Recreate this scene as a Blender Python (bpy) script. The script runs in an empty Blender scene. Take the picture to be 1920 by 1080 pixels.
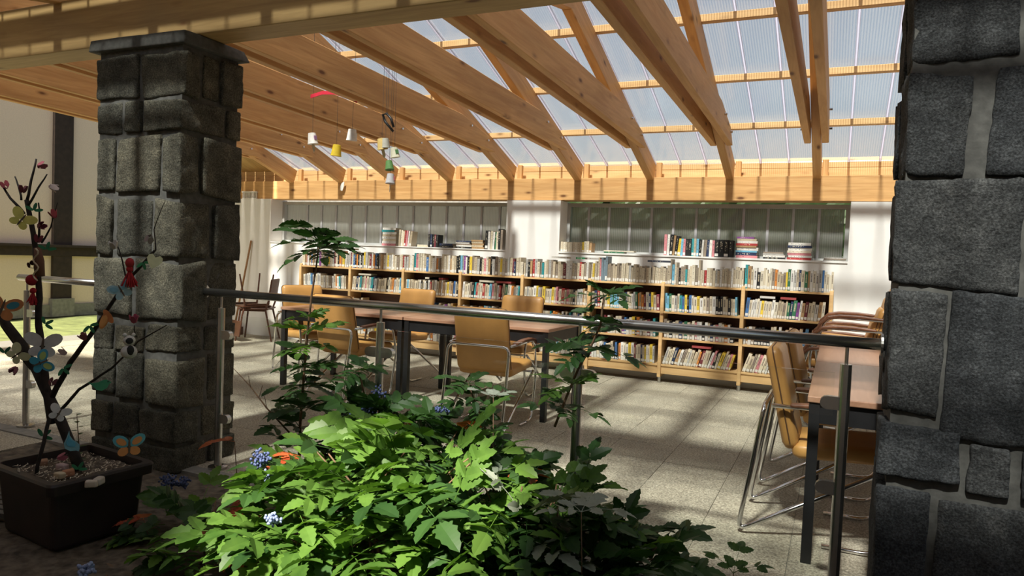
import bpy, math, random
from mathutils import Vector, Matrix, noise
random.seed(7)
SC = bpy.context.scene
COL = SC.collection
R_ = math.radians

# ------------------------------------------------------------------ camera
cd = bpy.data.cameras.new('camera'); cam = bpy.data.objects.new('camera', cd); COL.objects.link(cam)
cd.sensor_width = 36.0; cd.lens = 1331.0 / 1920.0 * 36.0; cd.clip_start = 0.05; cd.clip_end = 200
RC = ((0.9079943, 0.41699712, 0.04074), (-0.0548952, 0.02200457, 0.99824963), (0.41537075, -0.9086414, 0.04287117))
CH = 1.306
cam.matrix_world = Matrix.Translation((0, 0, CH)) @ Matrix(RC).transposed().to_4x4()
SC.camera = cam

# ------------------------------------------------------------------ world, sun, exposure
w = bpy.data.worlds.new('world'); SC.world = w; w.use_nodes = True
nt = w.node_tree; nt.nodes.clear()
out = nt.nodes.new('ShaderNodeOutputWorld'); bg = nt.nodes.new('ShaderNodeBackground')
sky = nt.nodes.new('ShaderNodeTexSky'); sky.sky_type = 'NISHITA'; sky.sun_disc = False
sky.sun_elevation = R_(53); sky.sun_rotation = R_(180); sky.air_density = 1.3; sky.dust_density = 2.5
nt.links.new(sky.outputs[0], bg.inputs[0]); bg.inputs[1].default_value = 0.066
nt.links.new(bg.outputs[0], out.inputs[0])
sl = bpy.data.lights.new('sun', 'SUN'); sl.energy = 8.5; sl.angle = R_(4.0); sl.color = (1.0, 0.93, 0.80)
so = bpy.data.objects.new('sun', sl); COL.objects.link(so)
so.rotation_euler = Vector((0.03, 1.0, -1.33)).to_track_quat('-Z', 'Y').to_euler()
SC.view_settings.view_transform = 'Standard'
try: SC.view_settings.look = 'None'
except Exception: pass
SC.view_settings.gamma = 1.0; SC.view_settings.use_curve_mapping = False
SC.view_settings.exposure = 0.85
SC.cycles.max_bounces = 10; SC.cycles.transparent_max_bounces = 24; SC.cycles.sample_clamp_indirect = 6.0

# ------------------------------------------------------------------ materials
def mat_new(name):
    m = bpy.data.materials.new(name); m.use_nodes = True
    t = m.node_tree; t.nodes.clear()
    o = t.nodes.new('ShaderNodeOutputMaterial')
    return m, t, o
def N(t, typ, **kw):
    n = t.nodes.new(typ)
    for k, v in kw.items():
        if k.startswith('i_'):
            key = k[2:]
            n.inputs[int(key) if key.isdigit() else key.replace('_', ' ')].default_value = v
        else: setattr(n, k, v)
    return n
def L(t, a, b): t.links.new(a, b)
def c4(c): return (c[0], c[1], c[2], 1.0)
def ramp(t, fac, stops):
    r = t.nodes.new('ShaderNodeValToRGB'); L(t, fac, r.inputs[0])
    while len(r.color_ramp.elements) < len(stops): r.color_ramp.elements.new(0.5)
    for e, (p, c) in zip(r.color_ramp.elements, stops): e.position = p; e.color = c4(c)
    return r
def coords(t, scale=(1, 1, 1), rnd=True, kind='Object'):
    tc = N(t, 'ShaderNodeTexCoord'); mp = N(t, 'ShaderNodeMapping'); mp.inputs['Scale'].default_value = scale
    L(t, tc.outputs[kind], mp.inputs['Vector'])
    if rnd:
        oi = N(t, 'ShaderNodeObjectInfo'); mu = N(t, 'ShaderNodeMath', operation='MULTIPLY', i_1=37.0)
        L(t, oi.outputs['Random'], mu.inputs[0]); L(t, mu.outputs[0], mp.inputs['Location'])
    return mp
def mixc(t, fac, a, b, mode='MIX'):
    m = N(t, 'ShaderNodeMix', data_type='RGBA', blend_type=mode)
    for s, v in ((m.inputs[0], fac), (m.inputs[6], a), (m.inputs[7], b)):
        if hasattr(v, 'is_linked') or hasattr(v, 'links'): L(t, v, s)
        elif isinstance(v, (int, float)): s.default_value = v
        else: s.default_value = c4(v)
    return m.outputs[2]
def princ(t, o, **kw):
    p = N(t, 'ShaderNodeBsdfPrincipled')
    for k, v in kw.items(): p.inputs[k.replace('_', ' ')].default_value = v
    L(t, p.outputs[0], o.inputs[0]); return p
def bump(t, h, p, strength=0.4, dist=0.01):
    b = N(t, 'ShaderNodeBump', i_Strength=strength, i_Distance=dist)
    L(t, h, b.inputs['Height']); L(t, b.outputs[0], p.inputs['Normal']); return b

def m_plain(name, col, rough=0.6, metallic=0.0, var=0.08, nscale=14, bmp=0.0, spec=0.5):
    m, t, o = mat_new(name); p = princ(t, o, Roughness=rough, Metallic=metallic)
    p.inputs['Specular IOR Level'].default_value = spec
    mp = coords(t); n = N(t, 'ShaderNodeTexNoise', i_Scale=nscale, i_Detail=4.0); L(t, mp.outputs[0], n.inputs['Vector'])
    r = ramp(t, n.outputs[0], [(0.3, [c * (1 - var) for c in col]), (0.7, [min(1, c * (1 + var)) for c in col])])
    L(t, r.outputs[0], p.inputs['Base Color'])
    if bmp: bump(t, n.outputs[0], p, bmp, 0.004)
    return m

def m_wood(name, light, dark, knots=True, rough=0.55, red=0.0):
    m, t, o = mat_new(name); p = princ(t, o, Roughness=rough); p.inputs['Specular IOR Level'].default_value = 0.35
    mp = coords(t, (0.9, 13, 13)); n = N(t, 'ShaderNodeTexNoise', i_Scale=2.2, i_Detail=6.0, i_Distortion=1.1); L(t, mp.outputs[0], n.inputs['Vector'])
    r = ramp(t, n.outputs[0], [(0.28, dark), (0.5, [(a + b) / 2 for a, b in zip(light, dark)]), (0.72, light)])
    mp2 = coords(t, (0.6, 1, 4)); n2 = N(t, 'ShaderNodeTexNoise', i_Scale=1.6, i_Detail=2.0); L(t, mp2.outputs[0], n2.inputs['Vector'])
    r2 = ramp(t, n2.outputs[0], [(0.3, (0.82, 0.78, 0.72)), (0.7, (1.08, 1.05, 1.0))])
    base = mixc(t, 1.0, r.outputs[0], r2.outputs[0], 'MULTIPLY')
    if knots:
        mk = coords(t, (2.6, 7, 7)); v = N(t, 'ShaderNodeTexVoronoi', i_Scale=1.0, i_Randomness=1.0); L(t, mk.outputs[0], v.inputs['Vector'])
        kr = ramp(t, v.outputs['Distance'], [(0.06, (1, 1, 1)), (0.13, (0.25, 0.25, 0.25)), (0.2, (0, 0, 0))])
        base = mixc(t, kr.outputs[0], base, (0.16, 0.065, 0.022))
    L(t, base, p.inputs['Base Color']); bump(t, n.outputs[0], p, 0.12, 0.003)
    return m

def m_stone(name, c1, c2, c3):
    m, t, o = mat_new(name); p = princ(t, o, Roughness=0.88); p.inputs['Specular IOR Level'].default_value = 0.25
    mp = coords(t); n = N(t, 'ShaderNodeTexNoise', i_Scale=9.0, i_Detail=8.0, i_Roughness=0.65); L(t, mp.outputs[0], n.inputs['Vector'])
    r = ramp(t, n.outputs[0], [(0.3, c1), (0.52, c2), (0.75, c3)])
    n2 = N(t, 'ShaderNodeTexNoise', i_Scale=140.0, i_Detail=3.0); L(t, mp.outputs[0], n2.inputs['Vector'])
    r2 = ramp(t, n2.outputs[0], [(0.35, (0.55, 0.55, 0.55)), (0.5, (1, 1, 1)), (0.68, (1.7, 1.7, 1.7))])
    b = mixc(t, 1.0, r.outputs[0], r2.outputs[0], 'MULTIPLY')
    oi = N(t, 'ShaderNodeObjectInfo'); rr = ramp(t, oi.outputs['Random'], [(0.0, (0.72, 0.74, 0.76)), (0.5, (1.0, 1.0, 0.97)), (1.0, (1.25, 1.2, 1.1))])
    b = mixc(t, 1.0, b, rr.outputs[0], 'MULTIPLY'); L(t, b, p.inputs['Base Color'])
    n3 = N(t, 'ShaderNodeTexNoise', i_Scale=34.0, i_Detail=8.0, i_Roughness=0.7); L(t, mp.outputs[0], n3.inputs['Vector'])
    bump(t, n3.outputs[0], p, 0.9, 0.02)
    return m

def fres(t, base, span):
    lw_ = N(t, 'ShaderNodeLayerWeight', i_Blend=0.5); pw = N(t, 'ShaderNodeMath', operation='POWER', i_1=4.5); L(t, lw_.outputs['Facing'], pw.inputs[0])
    ma = N(t, 'ShaderNodeMath', operation='MULTIPLY_ADD', i_1=span, i_2=base); L(t, pw.outputs[0], ma.inputs[0]); return ma.outputs[0]
def m_poly(name, tint, trans, ribs, rib_axis, dif=(0.75, 0.78, 0.8), refl=0.15):
    m, t, o = mat_new(name)
    tr = N(t, 'ShaderNodeBsdfTransparent'); tr.inputs[0].default_value = c4(tint)
    tl0 = N(t, 'ShaderNodeBsdfTranslucent'); tl0.inputs[0].default_value = c4(dif)
    df = N(t, 'ShaderNodeBsdfDiffuse'); df.inputs[0].default_value = c4(dif)
    tl = N(t, 'ShaderNodeMixShader', i_0=refl); L(t, tl0.outputs[0], tl.inputs[1]); L(t, df.outputs[0], tl.inputs[2])
    gl = N(t, 'ShaderNodeBsdfGlossy'); gl.inputs['Roughness'].default_value = 0.18; gl.inputs[0].default_value = (0.9, 0.9, 0.9, 1)
    mp = coords(t, (1, 1, 1), rnd=False); wv = N(t, 'ShaderNodeTexWave', wave_type='BANDS', bands_direction=rib_axis, i_Scale=ribs); L(t, mp.outputs[0], wv.inputs['Vector'])
    rg = N(t, 'ShaderNodeMapRange', i_3=1.0 - trans - 0.10, i_4=1.0 - trans + 0.13); L(t, wv.outputs['Fac'], rg.inputs[0])
    m1 = N(t, 'ShaderNodeMixShader'); L(t, rg.outputs[0], m1.inputs[0]); L(t, tr.outputs[0], m1.inputs[1]); L(t, tl.outputs[0], m1.inputs[2])
    m2 = N(t, 'ShaderNodeMixShader'); L(t, fres(t, 0.06, 0.5), m2.inputs[0]); L(t, m1.outputs[0], m2.inputs[1]); L(t, gl.outputs[0], m2.inputs[2])
    L(t, m2.outputs[0], o.inputs[0]); return m

def m_glass(name, tint=(0.975, 0.988, 0.978)):
    m, t, o = mat_new(name)
    tr = N(t, 'ShaderNodeBsdfTransparent'); tr.inputs[0].default_value = c4(tint)
    gl = N(t, 'ShaderNodeBsdfGlossy'); gl.inputs['Roughness'].default_value = 0.02
    mx = N(t, 'ShaderNodeMixShader')
    L(t, fres(t, 0.025, 0.8), mx.inputs[0]); L(t, tr.outputs[0], mx.inputs[1]); L(t, gl.outputs[0], mx.inputs[2]); L(t, mx.outputs[0], o.inputs[0]); return m

def m_leaf(name, c1, c2, trans=0.35, rough=0.45):
    m, t, o = mat_new(name); p = N(t, 'ShaderNodeBsdfPrincipled'); p.inputs['Roughness'].default_value = rough; p.inputs['Specular IOR Level'].default_value = 0.3
    oi = N(t, 'ShaderNodeObjectInfo'); mp = coords(t); n = N(t, 'ShaderNodeTexNoise', i_Scale=24.0, i_Detail=3.0); L(t, mp.outputs[0], n.inputs['Vector'])
    ad = N(t, 'ShaderNodeMath', operation='ADD'); L(t, oi.outputs['Random'], ad.inputs[0]); L(t, n.outputs[0], ad.inputs[1])
    ml = N(t, 'ShaderNodeMath', operation='MULTIPLY', i_1=0.6); L(t, ad.outputs[0], ml.inputs[0])
    r = ramp(t, ml.outputs[0], [(0.15, c1), (0.85, c2)]); L(t, r.outputs[0], p.inputs['Base Color'])
    tl = N(t, 'ShaderNodeBsdfTranslucent'); L(t, mixc(t, 1.0, r.outputs[0], (1.1, 1.25, 0.6), 'MULTIPLY'), tl.inputs[0])
    mx = N(t, 'ShaderNodeMixShader', i_0=trans); L(t, p.outputs[0], mx.inputs[1]); L(t, tl.outputs[0], mx.inputs[2]); L(t, mx.outputs[0], o.inputs[0]); return m

def m_book(name, attr=False):
    m, t, o = mat_new(name); p = princ(t, o, Roughness=0.55)
    if attr:
        a = N(t, 'ShaderNodeVertexColor', layer_name='Col'); L(t, a.outputs[0], p.inputs['Base Color']); return m
    oi = N(t, 'ShaderNodeObjectInfo'); mp = coords(t, (2.2, 0.01, 22), True, 'Generated')
    n = N(t, 'ShaderNodeTexNoise', i_Scale=1.0, i_Detail=2.0); L(t, mp.outputs[0], n.inputs['Vector'])
    st = N(t, 'ShaderNodeMath', operation='GREATER_THAN', i_1=0.585); L(t, n.outputs[0], st.inputs[0])
    tc = N(t, 'ShaderNodeTexCoord'); sx = N(t, 'ShaderNodeSeparateXYZ'); L(t, tc.outputs['Generated'], sx.inputs[0])
    cx = N(t, 'ShaderNodeMath', operation='COMPARE', i_1=0.5, i_2=0.24); L(t, sx.outputs[0], cx.inputs[0])
    cz = N(t, 'ShaderNodeMath', operation='COMPARE', i_1=0.62, i_2=0.28); L(t, sx.outputs[2], cz.inputs[0])
    m1 = N(t, 'ShaderNodeMath', operation='MULTIPLY'); L(t, cx.outputs[0], m1.inputs[0]); L(t, cz.outputs[0], m1.inputs[1])
    m2 = N(t, 'ShaderNodeMath', operation='MULTIPLY'); L(t, m1.outputs[0], m2.inputs[0]); L(t, st.outputs[0], m2.inputs[1])
    m3 = N(t, 'ShaderNodeMath', operation='MULTIPLY', i_1=0.75); L(t, m2.outputs[0], m3.inputs[0])
    bw = N(t, 'ShaderNodeRGBToBW'); L(t, oi.outputs['Color'], bw.inputs[0])
    th = N(t, 'ShaderNodeMath', operation='LESS_THAN', i_1=0.16); L(t, bw.outputs[0], th.inputs[0])
    ink = mixc(t, th.outputs[0], (0.07, 0.05, 0.05), (0.75, 0.68, 0.5))
    L(t, mixc(t, m3.outputs[0], oi.outputs['Color'], ink), p.inputs['Base Color']); return m

def m_objcol(name, rough=0.7):
    m, t, o = mat_new(name); p = princ(t, o, Roughness=rough)
    oi = N(t, 'ShaderNodeObjectInfo'); mp = coords(t); n = N(t, 'ShaderNodeTexNoise', i_Scale=40.0, i_Detail=2.0); L(t, mp.outputs[0], n.inputs['Vector'])
    r = ramp(t, n.outputs[0], [(0.3, (0.9, 0.9, 0.9)), (0.7, (1.05, 1.05, 1.05))])
    L(t, mixc(t, 1.0, oi.outputs['Color'], r.outputs[0], 'MULTIPLY'), p.inputs['Base Color']); return m

def m_floor(name):
    m, t, o = mat_new(name); p = princ(t, o, Roughness=0.8)
    mp = coords(t); n = N(t, 'ShaderNodeTexNoise', i_Scale=95.0, i_Detail=4.0, i_Roughness=0.7); L(t, mp.outputs[0], n.inputs['Vector'])
    r = ramp(t, n.outputs[0], [(0.32, (0.13, 0.112, 0.085)), (0.5, (0.36, 0.325, 0.25)), (0.68, (0.64, 0.59, 0.47))])
    n2 = N(t, 'ShaderNodeTexNoise', i_Scale=3.0, i_Detail=4.0); L(t, mp.outputs[0], n2.inputs['Vector'])
    r2 = ramp(t, n2.outputs[0], [(0.3, (0.8, 0.8, 0.8)), (0.7, (1.08, 1.07, 1.05))])
    L(t, mixc(t, 1.0, r.outputs[0], r2.outputs[0], 'MULTIPLY'), p.inputs['Base Color']); bump(t, n.outputs[0], p, 0.25, 0.003); return m

M = dict(
    pine=m_wood('pine', (0.72, 0.45, 0.20), (0.56, 0.31, 0.12)),
    pine_near=m_wood('pine_near', (0.60, 0.43, 0.20), (0.44, 0.30, 0.13)),
    pine_pale=m_wood('pine_pale', (0.74, 0.52, 0.27), (0.64, 0.41, 0.19), rough=0.45),
    table=m_wood('table_laminate', (0.42, 0.25, 0.17), (0.33, 0.18, 0.115), knots=False, rough=0.28),
    armwood=m_wood('arm_wood', (0.20, 0.09, 0.05), (0.12, 0.05, 0.03), knots=False, rough=0.35),
    brownwood=m_wood('chair_wood', (0.105, 0.042, 0.024), (0.06, 0.024, 0.014), knots=False, rough=0.4),
    broom=m_wood('broom_wood', (0.42, 0.25, 0.12), (0.30, 0.16, 0.07), knots=False),
    timber=m_plain('dark_timber', (0.028, 0.016, 0.010), 0.8, var=0.3, bmp=0.3),
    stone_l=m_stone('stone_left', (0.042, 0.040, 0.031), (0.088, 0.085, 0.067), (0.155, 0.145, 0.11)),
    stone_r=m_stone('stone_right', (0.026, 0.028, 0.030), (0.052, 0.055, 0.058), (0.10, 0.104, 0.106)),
    mortar=m_plain('mortar', (0.085, 0.085, 0.078), 0.95, var=0.25, nscale=30, bmp=0.6),
    plaster=m_plain('white_plaster', (0.80, 0.79, 0.76), 0.85, var=0.025, nscale=6, bmp=0.05),
    cream=m_plain('cream_render', (0.70, 0.56, 0.44), 0.95, var=0.05, nscale=60, bmp=0.3),
    frame=m_plain('window_frame', (0.42, 0.43, 0.42), 0.5, var=0.04),
    steel=m_plain('brushed_steel', (0.52, 0.52, 0.50), 0.27, 1.0, var=0.06, nscale=40),
    chrome=m_plain('chrome', (0.75, 0.75, 0.76), 0.12, 1.0, var=0.03),
    black=m_plain('black_metal', (0.010, 0.010, 0.011), 0.45, var=0.2),
    rubber=m_plain('rubber', (0.02, 0.02, 0.02), 0.6),
    leather=m_plain('tan_leather', (0.55, 0.29, 0.085), 0.42, var=0.07, nscale=9, bmp=0.12),
    seam=m_plain('seam', (0.12, 0.055, 0.02), 0.7),
    pot=m_plain('pot_plastic', (0.020, 0.013, 0.012), 0.5, var=0.3, nscale=8, bmp=0.1),
    soil=m_plain('soil', (0.11, 0.088, 0.064), 0.98, var=0.6, nscale=22, bmp=1.0),
    potsoil=m_plain('pot_soil', (0.11, 0.085, 0.06), 0.98, var=0.75, nscale=60, bmp=1.0),
    grass=m_plain('lawn', (0.15, 0.17, 0.055), 0.95, var=0.35, nscale=5, bmp=0.6),
    concrete=m_plain('concrete', (0.22, 0.21, 0.19), 0.9, var=0.2, nscale=18, bmp=0.3),
    floor=m_floor('terrazzo'), grout=m_plain('grout', (0.19, 0.18, 0.155), 0.95),
    roofp=m_poly('roof_polycarbonate', (0.84, 0.87, 0.90), 0.78, 15.0, 'X', (0.40, 0.41, 0.42)),
    joint=m_poly('roof_joint', (0.9, 0.9, 0.95), 0.25, 20.0, 'X', (0.7, 0.7, 0.8)),
    winp=m_poly('window_polycarbonate', (0.72, 0.73, 0.70), 0.45, 14.0, 'X', (0.50, 0.50, 0.46), 0.5),
    winj=m_plain('window_joint', (0.42, 0.42, 0.44), 0.4),
    glass=m_glass('clear_glass'), pages=m_plain('paper_pages', (0.60, 0.53, 0.40), 0.9, var=0.1, nscale=60),
    book=m_book('book_cover'), books=m_book('book_rows', True), paper_label=m_plain('spine_label', (0.75, 0.73, 0.68), 0.8),
    paint=m_objcol('coloured_card'), plastic=m_objcol('coloured_plastic', 0.4),
    bark=m_plain('bark', (0.022, 0.016, 0.013), 0.9, var=0.5, nscale=30, bmp=0.6),
    stem=m_plain('woody_stem', (0.13, 0.075, 0.04), 0.85, var=0.4, nscale=40, bmp=0.4),
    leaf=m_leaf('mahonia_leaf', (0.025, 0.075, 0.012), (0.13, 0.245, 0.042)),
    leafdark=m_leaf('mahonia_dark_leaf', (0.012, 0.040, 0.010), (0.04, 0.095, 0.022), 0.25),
    leafred=m_leaf('red_leaf', (0.30, 0.035, 0.015), (0.45, 0.13, 0.04), 0.3),
    leafgrey=m_leaf('grey_leaf', (0.16, 0.19, 0.14), (0.30, 0.33, 0.27), 0.2, 0.6),
    berry=m_plain('blue_berry', (0.06, 0.085, 0.20), 0.55, var=0.5, nscale=60),
    berrypale=m_plain('pale_berry', (0.22, 0.28, 0.46), 0.6, var=0.4, nscale=60),
    hedge=m_leaf('hedge_leaf', (0.02, 0.04, 0.012), (0.05, 0.09, 0.03), 0.2),
    string=m_plain('string', (0.06, 0.05, 0.04), 0.9),
    wool=m_objcol('wool', 0.95),
    slat=m_plain('weathered_slat', (0.16, 0.155, 0.14), 0.9, var=0.3),
)

# ------------------------------------------------------------------ helpers
class MB:
    def __init__(s): s.v = []; s.f = []
    def add(s, vs, fs):
        o = len(s.v); s.v += [tuple(p) for p in vs]; s.f += [tuple(i + o for i in f) for f in fs]; return s
    def box(s, x0, x1, y0, y1, z0, z1):
        return s.add([(x0, y0, z0), (x1, y0, z0), (x1, y1, z0), (x0, y1, z0), (x0, y0, z1), (x1, y0, z1), (x1, y1, z1), (x0, y1, z1)],
                     [(0, 3, 2, 1), (4, 5, 6, 7), (0, 1, 5, 4), (1, 2, 6, 5), (2, 3, 7, 6), (3, 0, 4, 7)])
    def prism(s, poly, a0, a1, axis='y'):
        # poly: 2-D outline; axis 'y' -> (x,z) outline, 'z' -> (x,y), 'x' -> (y,z)
        def P(p, a): return (p[0], a, p[1]) if axis == 'y' else ((p[0], p[1], a) if axis == 'z' else (a, p[0], p[1]))
        n = len(poly); vs = [P(p, a0) for p in poly] + [P(p, a1) for p in poly]
        fs = [tuple(range(n)), tuple(range(2 * n - 1, n - 1, -1))] + [(i, n + i, n + (i + 1) % n, (i + 1) % n) for i in range(n)]
        return s.add(vs, fs)
    def tube(s, pts, r, n=8, caps=True):
        pts = [Vector(p) for p in pts]; k = len(pts); rr = r if isinstance(r, (list, tuple)) else [r] * k
        vs = []; up = None
        for i, p in enumerate(pts):
            d = (pts[min(i + 1, k - 1)] - pts[max(i - 1, 0)])
            d = d.normalized() if d.length > 1e-9 else Vector((0, 0, 1))
            if up is None:
                up = d.orthogonal().normalized()
            else:
                up = (up - d * up.dot(d)); up = up.normalized() if up.length > 1e-6 else d.orthogonal().normalized()
            b = d.cross(up)
            for j in range(n):
                a = 2 * math.pi * j / n; vs.append(p + (up * math.cos(a) + b * math.sin(a)) * rr[i])
        fs = [(i * n + j, i * n + (j + 1) % n, (i + 1) * n + (j + 1) % n, (i + 1) * n + j) for i in range(k - 1) for j in range(n)]
        if caps: fs += [tuple(range(n - 1, -1, -1)), tuple(range((k - 1) * n, k * n))]
        return s.add(vs, fs)
    def lathe(s, prof, n=16, c=(0, 0, 0)):
        vs = []
        for r, z in prof:
            for j in range(n):
                a = 2 * math.pi * j / n; vs.append((c[0] + r * math.cos(a), c[1] + r * math.sin(a), c[2] + z))
        k = len(prof)
        fs = [(i * n + j, i * n + (j + 1) % n, (i + 1) * n + (j + 1) % n, (i + 1) * n + j) for i in range(k - 1) for j in range(n)]
        fs += [tuple(range(n - 1, -1, -1)), tuple(range((k - 1) * n, k * n))]
        return s.add(vs, fs)
    def ball(s, c, r, n=6, m=4, sq=(1, 1, 1)):
        prof = [(max(1e-4, math.sin(math.pi * i / m)), -math.cos(math.pi * i / m)) for i in range(m + 1)]
        o = len(s.v); s.lathe(prof, n)
        for i in range(o, len(s.v)):
            v = s.v[i]; s.v[i] = (c[0] + v[0] * r * sq[0], c[1] + v[1] * r * sq[1], c[2] + v[2] * r * sq[2])
        return s
    def mesh(s, name, mat, smooth=False):
        me = bpy.data.meshes.new(name); me.from_pydata(s.v, [], s.f); me.materials.append(mat)
        if smooth:
            me.polygons.foreach_set('use_smooth', [True] * len(me.polygons))
        me.update(); return me
def obj(name, me, parent=None, loc=(0, 0, 0), rot=(0, 0, 0), scale=(1, 1, 1), world=False, col=None):
    o = bpy.data.objects.new(name, me); COL.objects.link(o)
    o.location = loc; o.rotation_euler = rot; o.scale = scale
    if parent is not None:
        o.parent = parent
        if world: o.matrix_parent_inverse = Matrix.LocRotScale(parent.location, parent.rotation_euler, parent.scale).inverted()
    if col is not None: o.color = c4(col)
    return o
def tag(o, label=None, cat=None, group=None, kind=None):
    if label: o['label'] = label
    if cat: o['category'] = cat
    if group: o['group'] = group
    if kind: o['kind'] = kind
    return o
def empty(name, loc=(0, 0, 0), rot=(0, 0, 0)):
    o = bpy.data.objects.new(name, None); COL.objects.link(o); o.location = loc; o.rotation_euler = rot; o.empty_display_size = 0.05; return o
def copy_tree(o, parent=None):
    c = o.copy(); COL.objects.link(c); c.parent = parent
    for ch in list(o.children): copy_tree(ch, c)
    return c
def bevel(o, wd, seg=2):
    b = o.modifiers.new('bevel', 'BEVEL'); b.width = wd; b.segments = seg; b.limit_method = 'ANGLE'; return o
def beam(name, p0, p1, wd, hg, mat, parent=None, bv=0.004):
    """squared timber whose local X runs along its length"""
    p0 = Vector(p0); p1 = Vector(p1); d = p1 - p0; ln = d.length
    x = d.normalized(); y = Vector((0, 0, 1)).cross(x); y = y.normalized() if y.length > 1e-5 else Vector((0, 1, 0)); z = x.cross(y)
    me = MB().box(0, ln, -wd / 2, wd / 2, -hg / 2, hg / 2).mesh(name, mat)
    o = bpy.data.objects.new(name, me); COL.objects.link(o)
    mw = Matrix((x, y, z)).transposed().to_4x4(); mw.translation = p0
    if parent is not None:
        o.parent = parent; o.matrix_parent_inverse = Matrix.LocRotScale(parent.location, parent.rotation_euler, parent.scale).inverted()
    o.matrix_basis = mw
    if bv: bevel(o, bv, 1)
    return o
ORD = ['first', 'second', 'third', 'fourth', 'fifth', 'sixth', 'seventh', 'eighth', 'ninth', 'tenth', 'eleventh', 'twelfth', 'thirteenth', 'fourteenth', 'fifteenth', 'sixteenth', 'seventeenth', 'eighteenth', 'nineteenth', 'twentieth']
def ordn(i):
    if i < 20: return ORD[i]
    n = i + 1; suf = {1: 'st', 2: 'nd', 3: 'rd'}.get(n % 10, 'th') if n % 100 not in (11, 12, 13) else 'th'
    return '%d%s' % (n, suf)
CMAT = Matrix(RC)
def pix(x, y, Y):
    """point on the upright plane at depth Y that a sight line at (x, y) of the survey meets"""
    d = CMAT.transposed() @ Vector((x - 960, 540 - y, -1331)); s = Y / d.y
    return Vector((d.x * s, Y, CH + d.z * s))

# ================================================================== SETTING
# ground
fl = empty('floor', (-4, 5.5, 0)); tag(fl, 'grey terrazzo tile floor of the reading room', 'floor', kind='structure')
obj('grout_bed', MB().box(-9.5, 3.2, 2.98, 8.02, -0.12, -0.006).mesh('grout_bed', M['grout']), fl, world=True)
TP = 0.42; tile_me = MB().box(-TP / 2 + .0012, TP / 2 - .0012, -TP / 2 + .0012, TP / 2 - .0012, -0.03, 0.0).mesh('tile', M['floor'])
tx0 = -0.134 + TP / 2; cnt = 0
for j in range(12):
    for i in range(-21, 4):
        x = tx0 + i * TP; y = 3.19 + j * TP
        if cnt >= 300: break
        obj('tile', tile_me, fl, (x, y, random.uniform(-.0015, .0012)), world=True); cnt += 1
gr = obj('ground_soil', None) if False else None
def wavy(x0, x1, y0, y1, nx, ny, amp, z, sc=3.0):
    mb = MB(); vs = []; fs = []
    for j in range(ny + 1):
        for i in range(nx + 1):
            x = x0 + (x1 - x0) * i / nx; y = y0 + (y1 - y0) * j / ny
            vs.append((x, y, z + amp * noise.noise(Vector((x * sc, y * sc, 0))) + amp * .5 * noise.noise(Vector((x * sc * 4, y * sc * 4, 3)))))
    for j in range(ny):
        for i in range(nx):
            a = j * (nx + 1) + i; fs.append((a, a + 1, a + nx + 2, a + nx + 1))
    return mb.add(vs, fs)
so_ = obj('garden_soil', wavy(-4.6, 3.2, -0.9, 2.99, 110, 60, 0.016, -0.012).mesh('garden_soil', M['soil'], True)); tag(so_, 'dark brown soil of the planting bed in front of the railing', 'soil', kind='structure')
lw = obj('lawn', wavy(-12.1, -9.5, -1, 14, 30, 60, 0.02, -0.02).mesh('lawn', M['grass'], True)); tag(lw, 'short green lawn before the half-timbered wall', 'lawn', kind='structure')
pv = obj('outer_paving', MB().box(-9.6, -4.6, -0.9, 2.98, -0.12, -0.004).mesh('outer_paving', M['floor'])); tag(pv, 'pale paving outside the left railing', 'paving', kind='structure')
kb = obj('kerb', MB().box(-9.5, 3.2, 2.90, 3.00, -0.1, 0.004).mesh('kerb', M['concrete'])); tag(kb, 'low concrete kerb under the railing', 'kerb', kind='structure')
gb = obj('ground_back', MB().box(-12, 5, 8.3, 16, -0.15, -0.03).mesh('ground_back', M['grass'])); tag(gb, 'grass outside behind the back wall', 'ground', kind='structure')

# back wall with two window recesses
WY = 8.0; WB = 8.34
wb = MB()
wb.box(-9.2, 2.6, WY, WB, 0, 1.39)
wb.box(-9.2, -7.59, WY, WB, 1.39, 2.02)
wb.box(-3.77, -3.06, WY, WB, 1.39, 2.012)
wb.box(0.085, 2.6, WY, WB, 1.39, 2.012)
tag(obj('wall_back', wb.mesh('wall_back', M['plaster'])), 'white plastered back wall with two long window recesses', 'wall', kind='structure')
sill = obj('trim_1', MB().box(-7.59, -3.77, WY - .012, WB - .05, 1.385, 1.397).box(-3.06, .085, WY - .012, WB - .05, 1.385, 1.403).mesh('trim_1', M['plaster'])); tag(sill, 'white window sill boards', 'sill', kind='structure')
def window(n, x0, x1, pitch, first):
    wroot = empty('window_%d' % n, ((x0 + x1) / 2, 8.3, 1.4)); tag(wroot, ('left' if n == 1 else 'right') + ' long strip window of ribbed translucent panels', 'window', kind='structure')
    f = MB(); y0, y1 = 8.24, 8.32
    f.box(x0, x1, y0, y1, 1.955, 2.0); f.box(x0, x1, y0, y1, 1.40, 1.43); f.box(x0, x0 + .04, y0, y1, 1.43, 1.955); f.box(x1 - .04, x1, y0, y1, 1.43, 1.955)
    obj('window_frame', f.mesh('window_frame', M['frame']), wroot, world=True)
    xs = [x0 + .04]; x = first
    while x < x1 - .08: xs.append(x); x += pitch
    xs.append(x1 - .04)
    for a, b in zip(xs[:-1], xs[1:]):
        obj('pane', MB().box(-(b - a) / 2 + .012, (b - a) / 2 - .012, 0, .012, 0, .525).mesh('pane', M['winp']), wroot, ((a + b) / 2, 8.275, 1.43), world=True)
    for a in xs[1:-1]:
        obj('joint_strip', MB().box(-.014, .014, -.006, .02, 0, .525).mesh('joint_strip', M['winj']), wroot, (a, 8.272, 1.43), world=True)
window(1, -7.59, -3.77, 0.262, -7.14); window(2, -3.06, .085, 0.258, -2.79)

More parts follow.
